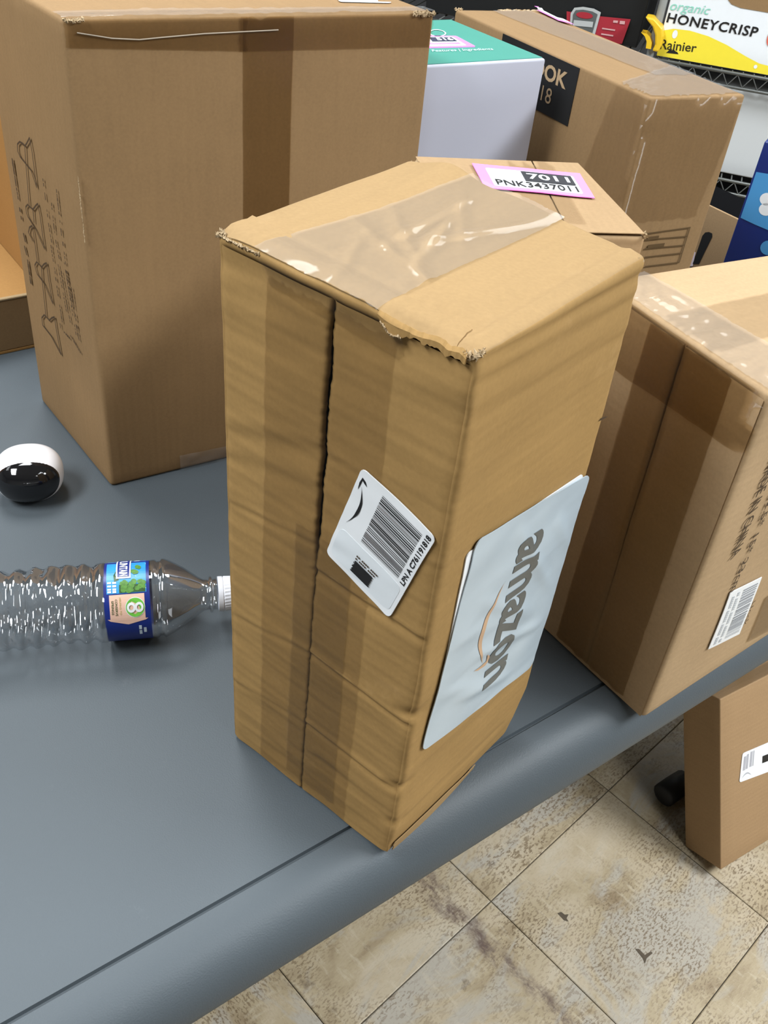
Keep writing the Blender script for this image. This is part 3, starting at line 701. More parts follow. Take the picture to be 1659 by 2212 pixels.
class Dis:
    def __init__(self, p, f): self.p, self.f, self.w, self.h = p, f, p.w, p.h
    def at(self, x, y, off): return self.p.at(x, y, off + self.f(x, y))
patd = Dis(pat, wr)
pp = sheet('mailer_patch', patd, M_poly, bx, 60, 44, .0018, .006, label='blue-grey plastic mailer patch')
def fine_text(name, s, pm, x, y, w_, h_, mat, parent, off, bold):
    V, F = glyphs(s, bold); me = bpy.data.meshes.new('q'); me.from_pydata([(a, b, 0) for a, b in V], [], F)
    b2 = bmesh.new(); b2.from_mesh(me); bpy.data.meshes.remove(me); bmesh.ops.triangulate(b2, faces=b2.faces)
    for k in range(1, 40): bmesh.ops.bisect_plane(b2, geom=b2.verts[:] + b2.edges[:] + b2.faces[:], plane_co=(k / 40, 0, 0), plane_no=(1, 0, 0))
    for k in range(1, 12): bmesh.ops.bisect_plane(b2, geom=b2.verts[:] + b2.edges[:] + b2.faces[:], plane_co=(0, k / 12, 0), plane_no=(0, 1, 0))
    for v in b2.verts: v.co = Vector(pm.at(x + w_ * v.co.x, y + h_ * v.co.y, off))
    return bm_obj(name, b2, mat, parent)
fine_text('lettering', 'amazon', patd, .135, .42, .735, .225, M_fadeink, pp, .0021, .026)
ou = arc(30, lambda k: (.30 + .40 * k, .37 - .115 * math.sin(math.pi * k) * (1 - .1 * k)))
iN = arc(30, lambda k: (.30 + .40 * k, .37 - .085 * math.sin(math.pi * k) + .012 * math.sin(math.pi * k)))
polys('smile_arrow', patd, [[ou[i], ou[i + 1], iN[i + 1], iN[i]] for i in range(29)] + [[(.655, .385), (.69, .40), (.725, .40), (.715, .42), (.68, .42)], [(.70, .40), (.725, .40), (.722, .34), (.708, .30), (.708, .35)]], M_fadeor, pp, .0021)

# ================================================================ generic carton
def carton(name, label, C, mat, n=(12, 12, 16), r=.003, disp=None, warp=None, **kw):
    b = CBox(C, warp, disp); base = (b.C['BF'] + b.C['BB']) / 2
    t = thing(name, label, 'box', base); b.body('body', mat, t, n, r, **kw); return b, t
def full(C):
    C = dict(C); tv_ = None
    if 'BB' not in C: C['BB'] = C['BL'] + C['BR'] - C['BF']
    if 'TB' not in C: C['TB'] = C['TL'] + C['TR'] - C['TF']
    return C
def soft(amp, seed, sc=14.):
    f = lambda s, t: amp * nz((s, t, seed), sc * .25, seed) * (16 * s * (1 - s) * t * (1 - t)) ** .5
    return {k: f for k in 'LRTKQ'}

# ---------------- left box
HL = .4157
C = {'TF': un(133, 40, HL), 'TR': un(940, 26, HL), 'BF': un(240, 1052, 0), 'BL': un(90, 866, 0)}
C['BR'] = C['BF'] + (C['TR'] - C['TF']); C['TL'] = C['TF'] + (C['BL'] - C['BF']); C = full(C)
dl = soft(.0022, 3.)
def left_R(s, t):
    v = .002 * nz((s, t, 3), 3.5) * (16 * s * (1 - s) * t * (1 - t)) ** .5
    v += .0010 * math.exp(-((t - .065 - .02 * (s - .3)) / .012) ** 2) * max(0, (s - .15)) * 2 - .0008 * math.exp(-((t - .40 + .05 * s) / .01) ** 2)
    if t < .03: v -= .003 * (1 - t / .03) * max(0, (s - .2))
    return v
dl['R'] = left_R
leftb, lt = carton('cardboard_box', 'large brown cardboard box with lamp drawing, behind the water bottle', C, M_left, (20, 40, 40), .004, dl)
vt = Patch(leftb, 'R', [(503, 950), (592, 950), (528, 30), (632, 28)])
p_ = leftb.st('R', 525, 300)[0], leftb.st('R', 628, 300)[0]
vt = Patch(leftb, 'R', [(p_[0], .01), (p_[1], .01), (p_[0], .995), (p_[1], .995)], px=False)
sheet('tape', vt, M_tapeb, lt, 6, 40, .0004, disp=lambda x, y: .0003 * nz((x * 3, y * 15, 1), 1.), jag=.004)
q_ = [leftb.st('R', 145, 103)[1], leftb.st('R', 530, 110)[1], leftb.st('R', 930, 100)[1]]
ht = Patch(leftb, 'R', [(.004, q_[0]), (p_[0] + .01, q_[1]), (.004, .998), (p_[0] + .01, .998)], px=False)
sheet('tape', ht, M_tapeb, lt, 24, 6, .0008, disp=lambda x, y: .0008 * y * abs(nz((x * 8, y * 2, 1), 1.)), jag=.006)
ht = Patch(leftb, 'R', [(p_[0] - .01, q_[1]), (.996, q_[2]), (p_[0] - .01, .998), (.996, .998)], px=False)
sheet('tape', ht, M_tapeb, lt, 24, 6, .0010, disp=lambda x, y: .0008 * y * abs(nz((x * 8, y * 2, 4), 1.)), jag=.006, seed=5)
# lifted tape crease
cr = [(165, 70), (240, 82), (300, 85), (350, 80), (440, 72), (520, 68), (600, 64)]
V, F = [], []
for i, q in enumerate(cr):
    s, t = leftb.st('R', *q)
    V += [leftb.P('R', s, t - .0016, .0012), leftb.P('R', s, t, .0022), leftb.P('R', s, t + .0010, .0012)]
for i in range(len(cr) - 1):
    for j in range(2): F.append((3 * i + j, 3 * i + j + 1, 3 * i + j + 4, 3 * i + j + 3))
M_creaselt = flat('lifted_tape_film', (.36, .30, .23), .3, .5)
mesh('tape_crease', V, F, M_creaselt, lt, True)
# crinkled top edges with tape
tpT = Patch(leftb, 'T', [(.0, .0), (1., .0), (.0, .10), (1., .10)], px=False)
sheet('tape', tpT, M_tapew, lt, 90, 8, .0010, disp=lambda x, y: .0016 * abs(nz((x * 16, y * 3, 2), 1.)) + .0008 * abs(nz((x * 60, y * 4, 2), 1.)), seed=6)
shred('torn_edge', [leftb.tri(0, k, 1) + np.array([.0005, -.001, -.001]) for k in (.93, .96, .985, 1.0)], lt, M_edge, .004, .0008, 21, 36)
shred('torn_edge', [leftb.tri(0, k, 1) + np.array([.0005, -.001, -.001]) for k in (.0, .02, .05)], lt, M_edge, .003, .0005, 22, 24)
shred('torn_edge', [leftb.tri(0, 0, c_) + np.array([0, -.0008, 0]) for c_ in np.linspace(.60, .73, 6)], lt, M_edge, .0012, .0003, 23, 40)
wl = Patch(leftb, 'T', [(728, -4), (842, -2), (700, -60), (820, -60)])
sheet('label', wl, M_white, lt, 4, 4, .0008, .004, rect=(0, -.15, 1, 1), label='white label on top')
# bottom tape glint
bt = Patch(leftb, 'R', [(.22, .0), (.70, .0), (.22, .045), (.70, .03)], px=False)
sheet('tape', bt, M_tapew, lt, 40, 5, .0012, disp=lambda x, y: .0030 * abs(nz((x * 9, y * 2, 2), 1.)), seed=7)
# printed lamp drawing and text on the left face
lp_ = Px(leftb, 'L')
def Z6(l): return [(x / 4.096, 260 + y / 4.096) for x, y in l]
strokes = []
for l in ([(168, 270), (165, 210), (185, 188), (215, 205), (235, 225), (255, 195), (278, 152), (300, 270), (340, 590)], [(340, 590), (290, 440), (190, 320), (168, 270)], [(232, 225), (245, 400), (275, 740)],
          [(250, 820), (243, 765), (262, 742), (285, 765), (310, 785), (335, 750), (350, 735), (370, 840), (408, 1135)], [(408, 1135), (330, 960), (262, 850), (250, 820)], [(310, 785), (318, 900)],
          [(265, 990), (275, 945), (300, 930), (312, 1000), (340, 1240)], [(300, 1065), (290, 1040), (265, 990)],
          [(330, 1330), (318, 1280), (335, 1250), (360, 1275), (378, 1300), (402, 1270), (425, 1260), (440, 1390), (478, 1620)], [(478, 1620), (400, 1440), (340, 1360), (330, 1330)], [(378, 1300), (385, 1430), (418, 1720)],
          [(395, 1810), (385, 1745), (405, 1718), (430, 1745), (448, 1768), (470, 1745), (492, 1738), (510, 1860), (548, 2070)], [(548, 2070), (470, 1910), (410, 1830), (395, 1810)]):
    strokes += ribbon(lp_, lp_.path(Z6(l)), .0017)
polys('lamp_drawing', lp_, strokes, M_brownink, lt, .0016)
def run(pts, wd, seed, fill=.62):
    rnd = random.Random(seed); P = lp_.path(Z6(pts)); out = []
    for a, b in zip(P, P[1:]):
        a, b = np.array(a), np.array(b); L_ = np.linalg.norm((b - a) * [lp_.w, lp_.h]); n_ = max(3, int(L_ / .0036)); 
        for i in range(n_):
            if rnd.random() > fill + .22: continue
            p = a + (b - a) * (i + rnd.uniform(0, .2)) / n_; q = a + (b - a) * (i + rnd.uniform(.5, .8)) / n_; out += ribbon(lp_, [tuple(p), tuple(q)], wd * rnd.uniform(.7, 1.15))
    return out
tx = run([(122, 335), (205, 880)], .0036, 1) + run([(205, 925), (240, 1080)], .0034, 2) + run([(230, 1110), (250, 1190)], .003, 3) + run([(258, 1235), (295, 1480)], .0036, 4)
fp = []
for i, (p0, p1) in enumerate((((398, 515), (440, 860)), ((445, 910), (475, 1090)), ((478, 730), (505, 1010)), ((522, 605), (570, 1030)), ((578, 1070), (605, 1280)), ((465, 1100), (505, 1370)), ((510, 1050), (545, 1230)), ((505, 1390), (560, 1800)), ((530, 1270), (600, 1700)), ((560, 1330), (640, 1830)), ((590, 1250), (690, 1900)), ((610, 1330), (660, 1650)), ((655, 1475), (715, 1940)), ((570, 1870), (640, 1950)), ((630, 1900), (735, 2065)), ((690, 1800), (728, 1990)), ((535, 1770), (545, 1840)))):
    fp += run([p0, p1], .0020, 30 + i, .6)
polys('lettering', lp_, tx, M_brownink, lt, .0016); polys('fine_print', lp_, fp, M_brownink, lt, .0016)

# ---------------- right box
HR = .311
C = {'TL': un(1296, 602, HR), 'TF': un(1664, 853, HR), 'BF': un(1387, 1556, 0), 'BL': un(1112, 1303, 0)}
bd = np.array([.795, .607, 0.]) * .25
p0, p1 = un(1425, 1536, 0), un(1626, 1402, 0); bdir = (p1 - p0) / np.linalg.norm(p1 - p0)
C['BR'] = C['BF'] + bdir * .25
q0, q1 = un(1405, 585, HR), un(1659, 547, HR); tdir = (q1 - q0) / np.linalg.norm(q1 - q0)
C['TR'] = C['TF'] + bdir * .25; C['TB'] = C['TL'] + tdir * .25; C = full(C)
rightb, rt = carton('cardboard_box', 'brown cardboard box marked MADE IN CHINA at the right table edge', C, M_right, (24, 24, 30), .006, dict(soft(.0022, 8.), L=lambda s, t: .0018 * nz((s, t, 2), 3.) - .0035 * math.exp(-((s - seamR(t)) / .012) ** 2) * (.4 + .6 * t)))if False else (None, None)
def seamR(t): return sR0 + (sR1 - sR0) * t
tmpb = CBox(C); sR1 = tmpb.st('L', 1488, 715)[0]; sR0 = tmpb.st('L', 1278, 1400)[0]; s1t = tmpb.st('L', 1488, 715)[1]; s0t = tmpb.st('L', 1278, 1400)[1]
k_ = (sR1 - sR0) / (s1t - s0t); sR0, sR1 = sR0 - k_ * s0t, sR1 + k_ * (1 - s1t)
dr = soft(.0022, 8.)
def dr_T(s, t): return .0016 * nz((s, t, 8), 3.) * (16 * s * (1 - s) * t * (1 - t)) ** .5
dr['T'] = dr_T
rightb = CBox(C, None, dr); rt = thing('cardboard_box', 'brown cardboard box marked MADE IN CHINA at the right table edge', 'box', (rightb.C['BF'] + rightb.C['BB']) / 2)
def recR(s, t): return -.003 * min(1., max(0., (s - .02) / .03)) * min(1., max(0., (.98 - s) / .03)) * min(1., max(0., (.99 - t) / .012)) * min(1., max(0., (t - .004) / .01))
rightb.body('body', M_right, rt, (26, 26, 34), .0055, {'L': recR}, hole=('L', .1, .9))
drL = rightb.dims('L')
for side in (-1, 1):
    V, F, UV = [], [], []; ns, nt_ = 14, 50
    for j in range(nt_ + 1):
        t = .008 + .975 * j / nt_; sm = seamR(t); gap = (.0010 * min(1, max(.2, t * 1.2))) / drL[0]; wob = .0003 / drL[0] * nz((t * 30, side, 5), 1.)
        s0, s1 = (.016, sm - gap + wob) if side < 0 else (sm + gap + wob, .984)
        for i in range(ns + 1):
            s = s0 + (s1 - s0) * i / ns; V.append(rightb.P('L', s, t, .0002)); UV.append((s * drL[0], t * drL[1]))
        e_s = s1 if side < 0 else s0; V.append(rightb.P('L', e_s, t, -.003)); UV.append((e_s * drL[0], t * drL[1]))
    m = ns + 2
    for j in range(nt_):
        for i in range(ns): F.append((m * j + i, m * j + i + 1, m * j + m + i + 1, m * j + m + i))
        a = ns if side < 0 else 0; F.append((m * j + a, m * j + ns + 1, m * j + m + ns + 1, m * j + m + a))
    mesh('flap', V, F, M_right, rt, True, [UV[i] for f in F for i in f])
aL, aR = rightb.st('L', 1400, 760)[0], rightb.st('L', 1560, 830)[0]
tR = Patch(rightb, 'L', [(seamR(.03) - .24, .02), (seamR(.03) + .27, .02), (seamR(1) - .20, .985), (seamR(1) + .27, .985)], px=False)
sheet('tape', tR, M_tapeb, rt, 20, 40, .0008, disp=lambda x, y: .0003 * nz((x * 4, y * 14, 1), 1.), jag=.004)
tR = Patch(rightb, 'L', [(.0, .83), (1., .85), (.0, .995), (1., .995)], px=False)
sheet('tape', tR, M_tapeb, rt, 20, 12, .0012, disp=lambda x, y: .0012 * y * abs(nz((x * 6, y * 3, 6), 1.)), jag=.006)
tR = Patch(rightb, 'T', [(-.01, .02), (.20, .02), (-.01, 1.0), (.16, 1.0)], px=False)
sheet('tape', tR, M_tapew, rt, 14, 90, .0012, disp=lambda x, y: .0014 * abs(nz((x * 3, y * 9, 2), 1.)) + .0010 * (1 - x) * abs(nz((x * 3, y * 45, 2), 1.)), jag=.01, seed=4)
tR = Patch(rightb, 'T', [(.0, .30), (.95, .30), (.0, .62), (.95, .62)], px=False)
sheet('tape', tR, M_tape, rt, 30, 14, .0008, disp=lambda x, y: .0005 * abs(nz((x * 9, y * 6, 3), 1.)), jag=.006, seed=9)
def strip(o, x, up): return [o, x, (o[0] + up[0], o[1] + up[1]), (x[0] + up[0], x[1] + up[1])]
tA = Patch(rightb, 'R', strip((1663, 994), (1573, 1209), (21, -17))); text('lettering', 'MADE IN CHINA', tA, 0, 0, 1, 1, M_brownink, rt, .0012, .012, label='printed words MADE IN CHINA')
tA = Patch(rightb, 'R', strip((1662, 1066), (1573, 1279), (15, -12))); text('lettering', '32.5* 15* 23cm', tA, 0, 0, 1, 1, M_brownink, rt, .0012, .012, label='printed size 32.5* 15* 23cm')
tA = Patch(rightb, 'R', strip((1618, 1302), (1600, 1352), (11, -8))); text('lettering', 'Hook', tA, 0, 0, 1, 1, M_brownink, rt, .0012)
sl = Patch(rightb, 'R', [(1574, 1277), (1526, 1400), (1642, 1244), (1594, 1367)])
so = sheet('barcode_sticker', sl, M_white, rt, 8, 6, .0014, label='white barcode sticker')
polys('barcode', sl, rects(bars(26, 11, .07, .95, .45, .92)), flat('grey_ink', (.25, .26, .28), .6, .3), so, .0017)
polys('fine_print', sl, rects([(.07 + .034 * i, .12 + .15 * j, .07 + .034 * i + .022, .19 + .15 * j) for i in range(26) for j in (0, 1) if (i * 3 + j) % 7]), flat('pale_grey_ink', (.42, .44, .46), .6, .3), so, .0017)
tR = Patch(rightb, 'R', [(1612, 1385), (1680, 1350), (1652, 1290), (1700, 1255)]); sheet('tape', tR, M_tapeb, rt, 4, 4, .0012)

# ---------------- pink-labelled box behind the tall worn box
HB = .335
C = {'TR': un(1250, 357, HB), 'TF': un(1396, 512, HB), 'TB': un(893, 343, HB)}
C['TL'] = C['TB'] + C['TF'] - C['TR']
for a in ('F', 'L', 'R', 'B'): C['B' + a] = zt(C['T' + a], 0)
backb, bt_ = carton('cardboard_box', 'cardboard box with pink 7011 label, tucked behind the tall worn box', C, M_back, (14, 14, 14), .003, soft(.0008, 5.))
# seam of its top with tape: two top flaps meeting
for side in (-1, 1):
    A = (0., .0) if side < 0 else (.565, 0.)
    rc = Patch(backb, 'T', [(.005, .42), (.995, .30), (.005, .99), (.995, .99)] if side > 0 else [(.005, .01), (.995, .01), (.005, .41), (.995, .29)], px=False)
    sheet('flap', rc, M_back, bt_, 10, 10, .0022)
rc = Patch(backb, 'T', [(.005, .30), (.995, .18), (.005, .60), (.995, .45)], px=False); sheet('tape', rc, M_tapem, bt_, 10, 6, .0030, jag=.01)
pk = Patch(backb, 'T', [(1046, 416), (1282, 438), (1018, 363), (1250, 385)])
pl = sheet('label', pk, M_pink, bt_, 12, 8, .0040, label='pink inventory label')
wp = sheet('label_face', pk, M_white, pl, 12, 8, .0044, .002, rect=(.10, .10, .91, .83))
polys('number_panel', pk, rects([(.42, .40, .885, .80)]), flat('charcoal_ink', (.03, .03, .035), .5, .3), pl, .0048)
text('lettering', '7011', pk, .46, .485, .385, .23, M_white, pl, .0051, .02, label='white number 7011')
text('lettering', 'PNK3437011', pk, .13, .135, .75, .225, M_ink, pl, .0048, .01, label='code PNK3437011')
shred('torn_edge', [backb.P('T', k, .0, .001) for k in (.0, .04)], bt_, M_edge, .003, .001, 41, 10)

# ---------------- white box with teal top
HW = .365
w0, w1, w2 = un(930, 142, HW), un(1180, 127, HW), un(985, 42, HW)
fd = (w1 - w0) / np.linalg.norm(w1 - w0); bd = np.array([-fd[1], fd[0], 0]); dep = float((w2 - w1) @ bd)
TFm = w1 - fd * .22
# visible front face is the R face: front->right runs along fd ; a axis goes back
C = {'TF': TFm + bd * 0, 'TR': w1, 'TL': TFm + bd * dep}
sh = float(np.dot(leftb.C['TR'] - C['TF'], fd))
C['TF'] = w1 - fd * .150; C['TL'] = C['TF'] + bd * dep; C['TB'] = w1 + bd * dep
for a in ('F', 'L', 'R', 'B'): C['B' + a] = zt(C['T' + a], 0)
M_wbox = flat('white_coated_board', (.44, .45, .53), .5, .35, 0, .02, 20); M_teal = flat('teal_print', (.065, .27, .215), .45, .4, 0, .04, 30)
whiteb, wt = carton('product_box', 'white box with teal printed top and pink label', C, M_wbox, (8, 8, 10), .0025)
tp_ = Patch(whiteb, 'T', [(.01, .022), (.985, .022), (.01, .985), (.985, .985)], px=False)
tl = sheet('top_print', tp_, M_teal, wt, 6, 6, .0006, label='teal printed top panel')
M_palet = flat('pale_teal_print', (.62, .82, .78), .5, .3)
def wq(pts): return Patch(whiteb, 'T', pts)
text('lettering', 'Features | Ingredients', wq([(935, 116), (1067, 112), (932, 110), (1062, 106)]), 0, 0, 1, 1, M_palet, wt, .0012)
pk2 = wq([(905, 106), (1028, 103), (895, 79), (985, 80)]); l2 = sheet('label', pk2, M_pink, wt, 6, 6, .0012, .003, label='pink inventory label')
sheet('label_face', pk2, M_white, l2, 6, 6, .0015, .002, rect=(.1, .10, .86, .86)); polys('number_panel', pk2, rects([(.30, .44, .80, .80)]), flat('navy_ink', (.04, .045, .08), .5, .3), l2, .0018)
text('lettering', '516', pk2, .42, .50, .34, .24, M_white, l2, .0021, .03)
polys('fine_print', pk2, rects([(.2 + .03 * i, .2, .22 + .03 * i, .34) for i in range(20)]), M_pink, l2, .0018)
rg = []
e0 = Patch(whiteb, 'T', [(928, 82), (968, 80), (925, 66), (958, 66)])
for i in range(24):
    a0, a1 = 2 * math.pi * i / 24, 2 * math.pi * (i + 1) / 24
    rg.append([(.5 + .5 * math.cos(a0), .5 + .5 * math.sin(a0)), (.5 + .5 * math.cos(a1), .5 + .5 * math.sin(a1)), (.5 + .42 * math.cos(a1), .5 + .42 * math.sin(a1)), (.5 + .42 * math.cos(a0), .5 + .42 * math.sin(a0))])
polys('ring_mark', e0, rg, M_palet, wt, .0012)

# ---------------- tall box with black printed panel
HT = .36
C = {'TF': un(1405, 212, HT), 'TR': un(1612, 205, HT), 'TL': un(983, 21, HT)}
C['TB'] = C['TL'] + C['TR'] - C['TF']
for a in ('F', 'L', 'R', 'B'): C['B' + a] = zt(C['T' + a], 0)
tallb, tt_ = carton('cardboard_box', 'brown cardboard box with black printed panel, far right behind the white box', C, M_tall, (24, 14, 16), .003, soft(.0012, 11.))
M_blk = flat('black_print', (.012, .012, .012), .55, .3)
bp4 = [tallb.st('L', *p) for p in ((1147, 240), (1225, 272), (1085, 80), (1255, 150))]
lo_t = (bp4[1][1]); hi_s = (bp4[1][0] + bp4[3][0]) / 2; lo_s = tallb.st('L', 1087, 75)[0]
pb = Patch(tallb, 'L', [(lo_s, lo_t), (hi_s, lo_t), (lo_s, .995), (hi_s, .995)], px=False)
po = sheet('black_panel', pb, M_blk, tt_, 14, 8, .0006)
M_kprint = flat('kraft_letter_print', (.40, .28, .16), .7, .2)
def pbx(u, v):
    s, t = tallb.st('L', u, v); return (s - lo_s) / (hi_s - lo_s), (t - lo_t) / (.995 - lo_t)
a, b = pbx(1240, 165), pbx(1175, 150); c = pbx(1206, 192); d = pbx(1213, 155)
xk1 = pbx(1226, 178)[0]; yb = pbx(1200, 183)[1]; yt = pbx(1213, 150)[1]
wd_ = (xk1 - pbx(1175, 150)[0]); 
text('lettering', 'BOOK', pb, xk1 - wd_ * 1.75, yb, wd_ * 1.75, (yt - yb), M_kprint, po, .0010, .03, label='kraft-coloured lettering')
x18 = pbx(1192, 212)[0]; y0_, y1_ = pbx(1180, 222)[1], pbx(1188, 190)[1]
text('lettering', '18', pb, x18 - wd_ * .42, y0_, wd_ * .42, (y1_ - y0_), M_kprint, po, .0010, .0)
tp_ = Patch(tallb, 'R', [(.0, .66), (.86, .66), (.0, .998), (1., .998)], px=False); sheet('tape', tp_, M_tapem, tt_, 20, 20, .0008, disp=lambda x, y: .0006 * abs(nz((x * 7, y * 7, 3), 1.)) * (.4 + y), jag=.01)
tp_ = Patch(tallb, 'L', [(.80, .72), (1., .66), (.86, .998), (1., .998)], px=False); sheet('tape', tp_, M_tapem, tt_, 16, 20, .0008, disp=lambda x, y: .0006 * abs(nz((x * 7, y * 7, 8), 1.)), jag=.01)
tp_ = Patch(tallb, 'T', [(.0, .0), (1., .0), (.0, .13), (1., .30)], px=False); sheet('tape', tp_, M_tapew, tt_, 26, 20, .0010, disp=lambda x, y: .0016 * abs(nz((x * 7, y * 9, 3), 1.)), jag=.01)
tp_ = Patch(tallb, 'T', [(.55, .20), (1., .20), (.40, 1.), (.85, 1.)], px=False); sheet('tape', tp_, M_tapew, tt_, 10, 40, .0008, disp=lambda x, y: .0012 * abs(nz((x * 4, y * 14, 3), 1.)), jag=.006)
pk3 = Patch(tallb, 'T', [(1205, 48), (1275, 66), (1135, 14), (1190, 22)]); l3 = sheet('label', pk3, M_pink, tt_, 6, 6, .0020, label='pink inventory label')
sheet('label_face', pk3, M_white, l3, 4, 4, .0023, rect=(.12, .1, .88, .9))
polys('number_panel', pk3, rects([(.2, .3, .5, .7)]), flat('grey_violet_ink', (.30, .27, .36), .5, .3), l3, .0026)
shred('torn_edge', [tallb.tri(1, k, 1) for k in (.0, .03, .08)], tt_, M_edge, .003, .0008, 51, 20)
shred('torn_edge', [tallb.tri(1, k, 1) for k in (.5, .7, 1.)], tt_, M_edge, .002, .0006, 52, 20)
M_println = flat('dark_kraft_print', (.10, .06, .025), .8, .2)
lr = Px(tallb, 'R'); ln = []
for i, (y0, y1) in enumerate(((505, 491), (518, 510), (537, 529), (555, 546), (575, 566))):
    ln += ribbon(lr, lr.path([(1392, y0), (1490 - i * 6, y1)]), .0016)
ln += ribbon(lr, lr.path([(1489, 492), (1466, 566)]), .0014)
for q in ([(1400, 515), (1420, 512)], [(1400, 532), (1432, 528)]): ln += ribbon(lr, lr.path(q), .004)
polys('printed_table', lr, ln, M_println, tt_, .0012)

# ================================================================ open carton at the left edge
f0 = TORG + TDIR * .140 + TNRM * .742   # on the front line
def tp3(al, d, z): P = TORG + TDIR * al + TNRM * d; return np.array([P[0], P[1], TZ + z])
oc = thing('open_carton', 'open orange-brown carton with a low front lip at the left edge', 'box', tp3(-.02, .9, 0))
A1, A0, D0, D1 = .195, -.25, .733, 1.05; th = .004
def slab(nm, lo, hi, mat, parent):
    bm = bmesh.new(); o_ = tp3(lo[0], lo[1], lo[2]); obox_bm(bm, o_, TDIR * (hi[0] - lo[0]), TNRM * (hi[1] - lo[1]), (0, 0, hi[2] - lo[2]))
    bmesh.ops.bevel(bm, geom=bm.edges[:], offset=.0008, segments=1, affect='EDGES'); return bm_obj(nm, bm, mat, parent)
slab('bottom_panel', (A0, D0, 0), (A1, D1, th), M_open, oc); slab('front_lip', (A0, D0, th), (A1, D0 + th, .066), M_tall, oc)
slab('side_panel', (A1 - th, D0 + th, th), (A1, D1, .34), M_open, oc); slab('side_panel', (A0, D0 + th, th), (A0 + th, D1, .34), M_open, oc)
slab('rear_panel', (A0 + th, D1 - th, th), (A1 - th, D1, .34), M_open, oc); slab('inner_tray', (A0 + th, D0 + th, .040), (A1 - th, D1 - th, .044), M_open, oc)
slab('cut_edge', (A0, D0 - .0005, .066), (A1, D0 + th + .0005, .069), M_cut, oc)

# ================================================================ slot box and navy box
cS = un(1595, 475, .10); aS = np.array([-.6, .8, 0]); bS = np.array([.8, .6, 0])
C = {'TF': cS, 'TL': cS + aS * .28, 'TR': cS + bS * .09}; C = full({**C, **{'B' + a: zt(C['T' + a], .0006) for a in 'FLR'}})
slotb = CBox(C); sb_ = thing('open_box', 'small open tan box with a dark hand hole, left of the navy box', 'box', (slotb.C['BF'] + slotb.C['BB']) / 2)
M_blkin = flat('box_shade_black', (.006, .006, .0065), 1., .0)  # dead black block stands in for the shade inside the open box
def panel(nm, o_, x_, y_, z_, mat):
    bm = bmesh.new(); obox_bm(bm, o_, x_, y_, z_); bmesh.ops.bevel(bm, geom=bm.edges[:], offset=.0006, segments=1, affect='EDGES'); return bm_obj(nm, bm, mat, sb_)
zS = np.array([0, 0, .10]); oS = slotb.C['BF']
panel('side_panel', oS, aS * .28, bS * .004, zS, M_back); panel('side_panel', oS + bS * .086, aS * .28, bS * .004, zS * .9, M_back)
panel('end_panel', oS + bS * .004, aS * .004, bS * .082, zS, M_back); panel('end_panel', oS + bS * .004 + aS * .276, aS * .004, bS * .082, zS, M_back)
panel('bottom_panel', oS + bS * .004 + aS * .004, aS * .272, bS * .082, np.array([0, 0, .004]), M_back); panel('shade_block', oS + bS * .005 + aS * .005 + zS * .05, aS * .27, bS * .08, zS * .94, M_blkin)
mesh('hand_hole', [slotb.P('L', s, t, .0008) for s, t in [slotb.st('L', *p) for p in ((1497, 570), (1510, 570), (1539, 511), (1539, 504), (1532, 501), (1524, 502), (1518, 509))]], [tuple(range(7))], M_blk, sb_)  # flat black sheet paints the darkness of the opening
sl = Patch(slotb, 'L', [(1478, 575), (1497, 575), (1490, 541), (1503, 545)]); sheet('label', sl, flat('pale_pink_label', (.72, .62, .68), .5, .3), sb_, 2, 2, .0006)
cN = un(1652, 305, .25)
nT = cN; C = {'TF': nT, 'TL': nT + aS * .16, 'TR': nT + bS * .28}; 
# navy box: its long printed face looks at the viewer
nb = np.array([.90, -.436, 0]); na = np.array([.436, .90, 0])
C = {'TF': nT, 'TL': nT + na * .12, 'TR': nT + nb * .26}; C = full({**C, **{'B' + a: zt(C['T' + a], 0) for a in 'FLR'}})
M_navy = flat('navy_print', (.008, .024, .16), .35, .5, 0, .1, 8); M_sky = flat('light_blue_print', (.07, .30, .62), .35, .5, 0, .05, 8)
navyb, nv = carton('product_box', 'navy blue printed box with light blue band at the right edge', C, M_navy, (6, 8, 10), .002)
nf = Px(navyb, 'R')
def npx(*pts): return [tuple(navyb.st('R', *p)) for p in pts]
s0 = .01
tA_, tB_ = navyb.st('R', 1630, 370)[1], navyb.st('R', 1600, 470)[1]
top = [(s0 + .98 * i / 12, tA_ + .008 * math.sin(i)) for i in range(13)]; bot = [(s0 + .98 * i / 12, tB_ - .03 * math.sin(math.pi * i / 6)) for i in range(13)]
polys('light_band', nf, [[bot[i], bot[i + 1], top[i + 1], top[i]] for i in range(12)], M_sky, nv, .0008)
def disc(c, rx, ry): return [(c[0] + rx * math.cos(2 * math.pi * i / 20), c[1] + ry * math.sin(2 * math.pi * i / 20)) for i in range(20)]
polys('white_bubbles', nf, [disc(navyb.st('R', 1657, 430), .035, .033), disc(navyb.st('R', 1655, 452), .035, .033)], M_white, nv, .0012)
polys('blue_bubble', nf, [disc(navyb.st('R', 1660, 535), .04, .04)], M_sky, nv, .0010)

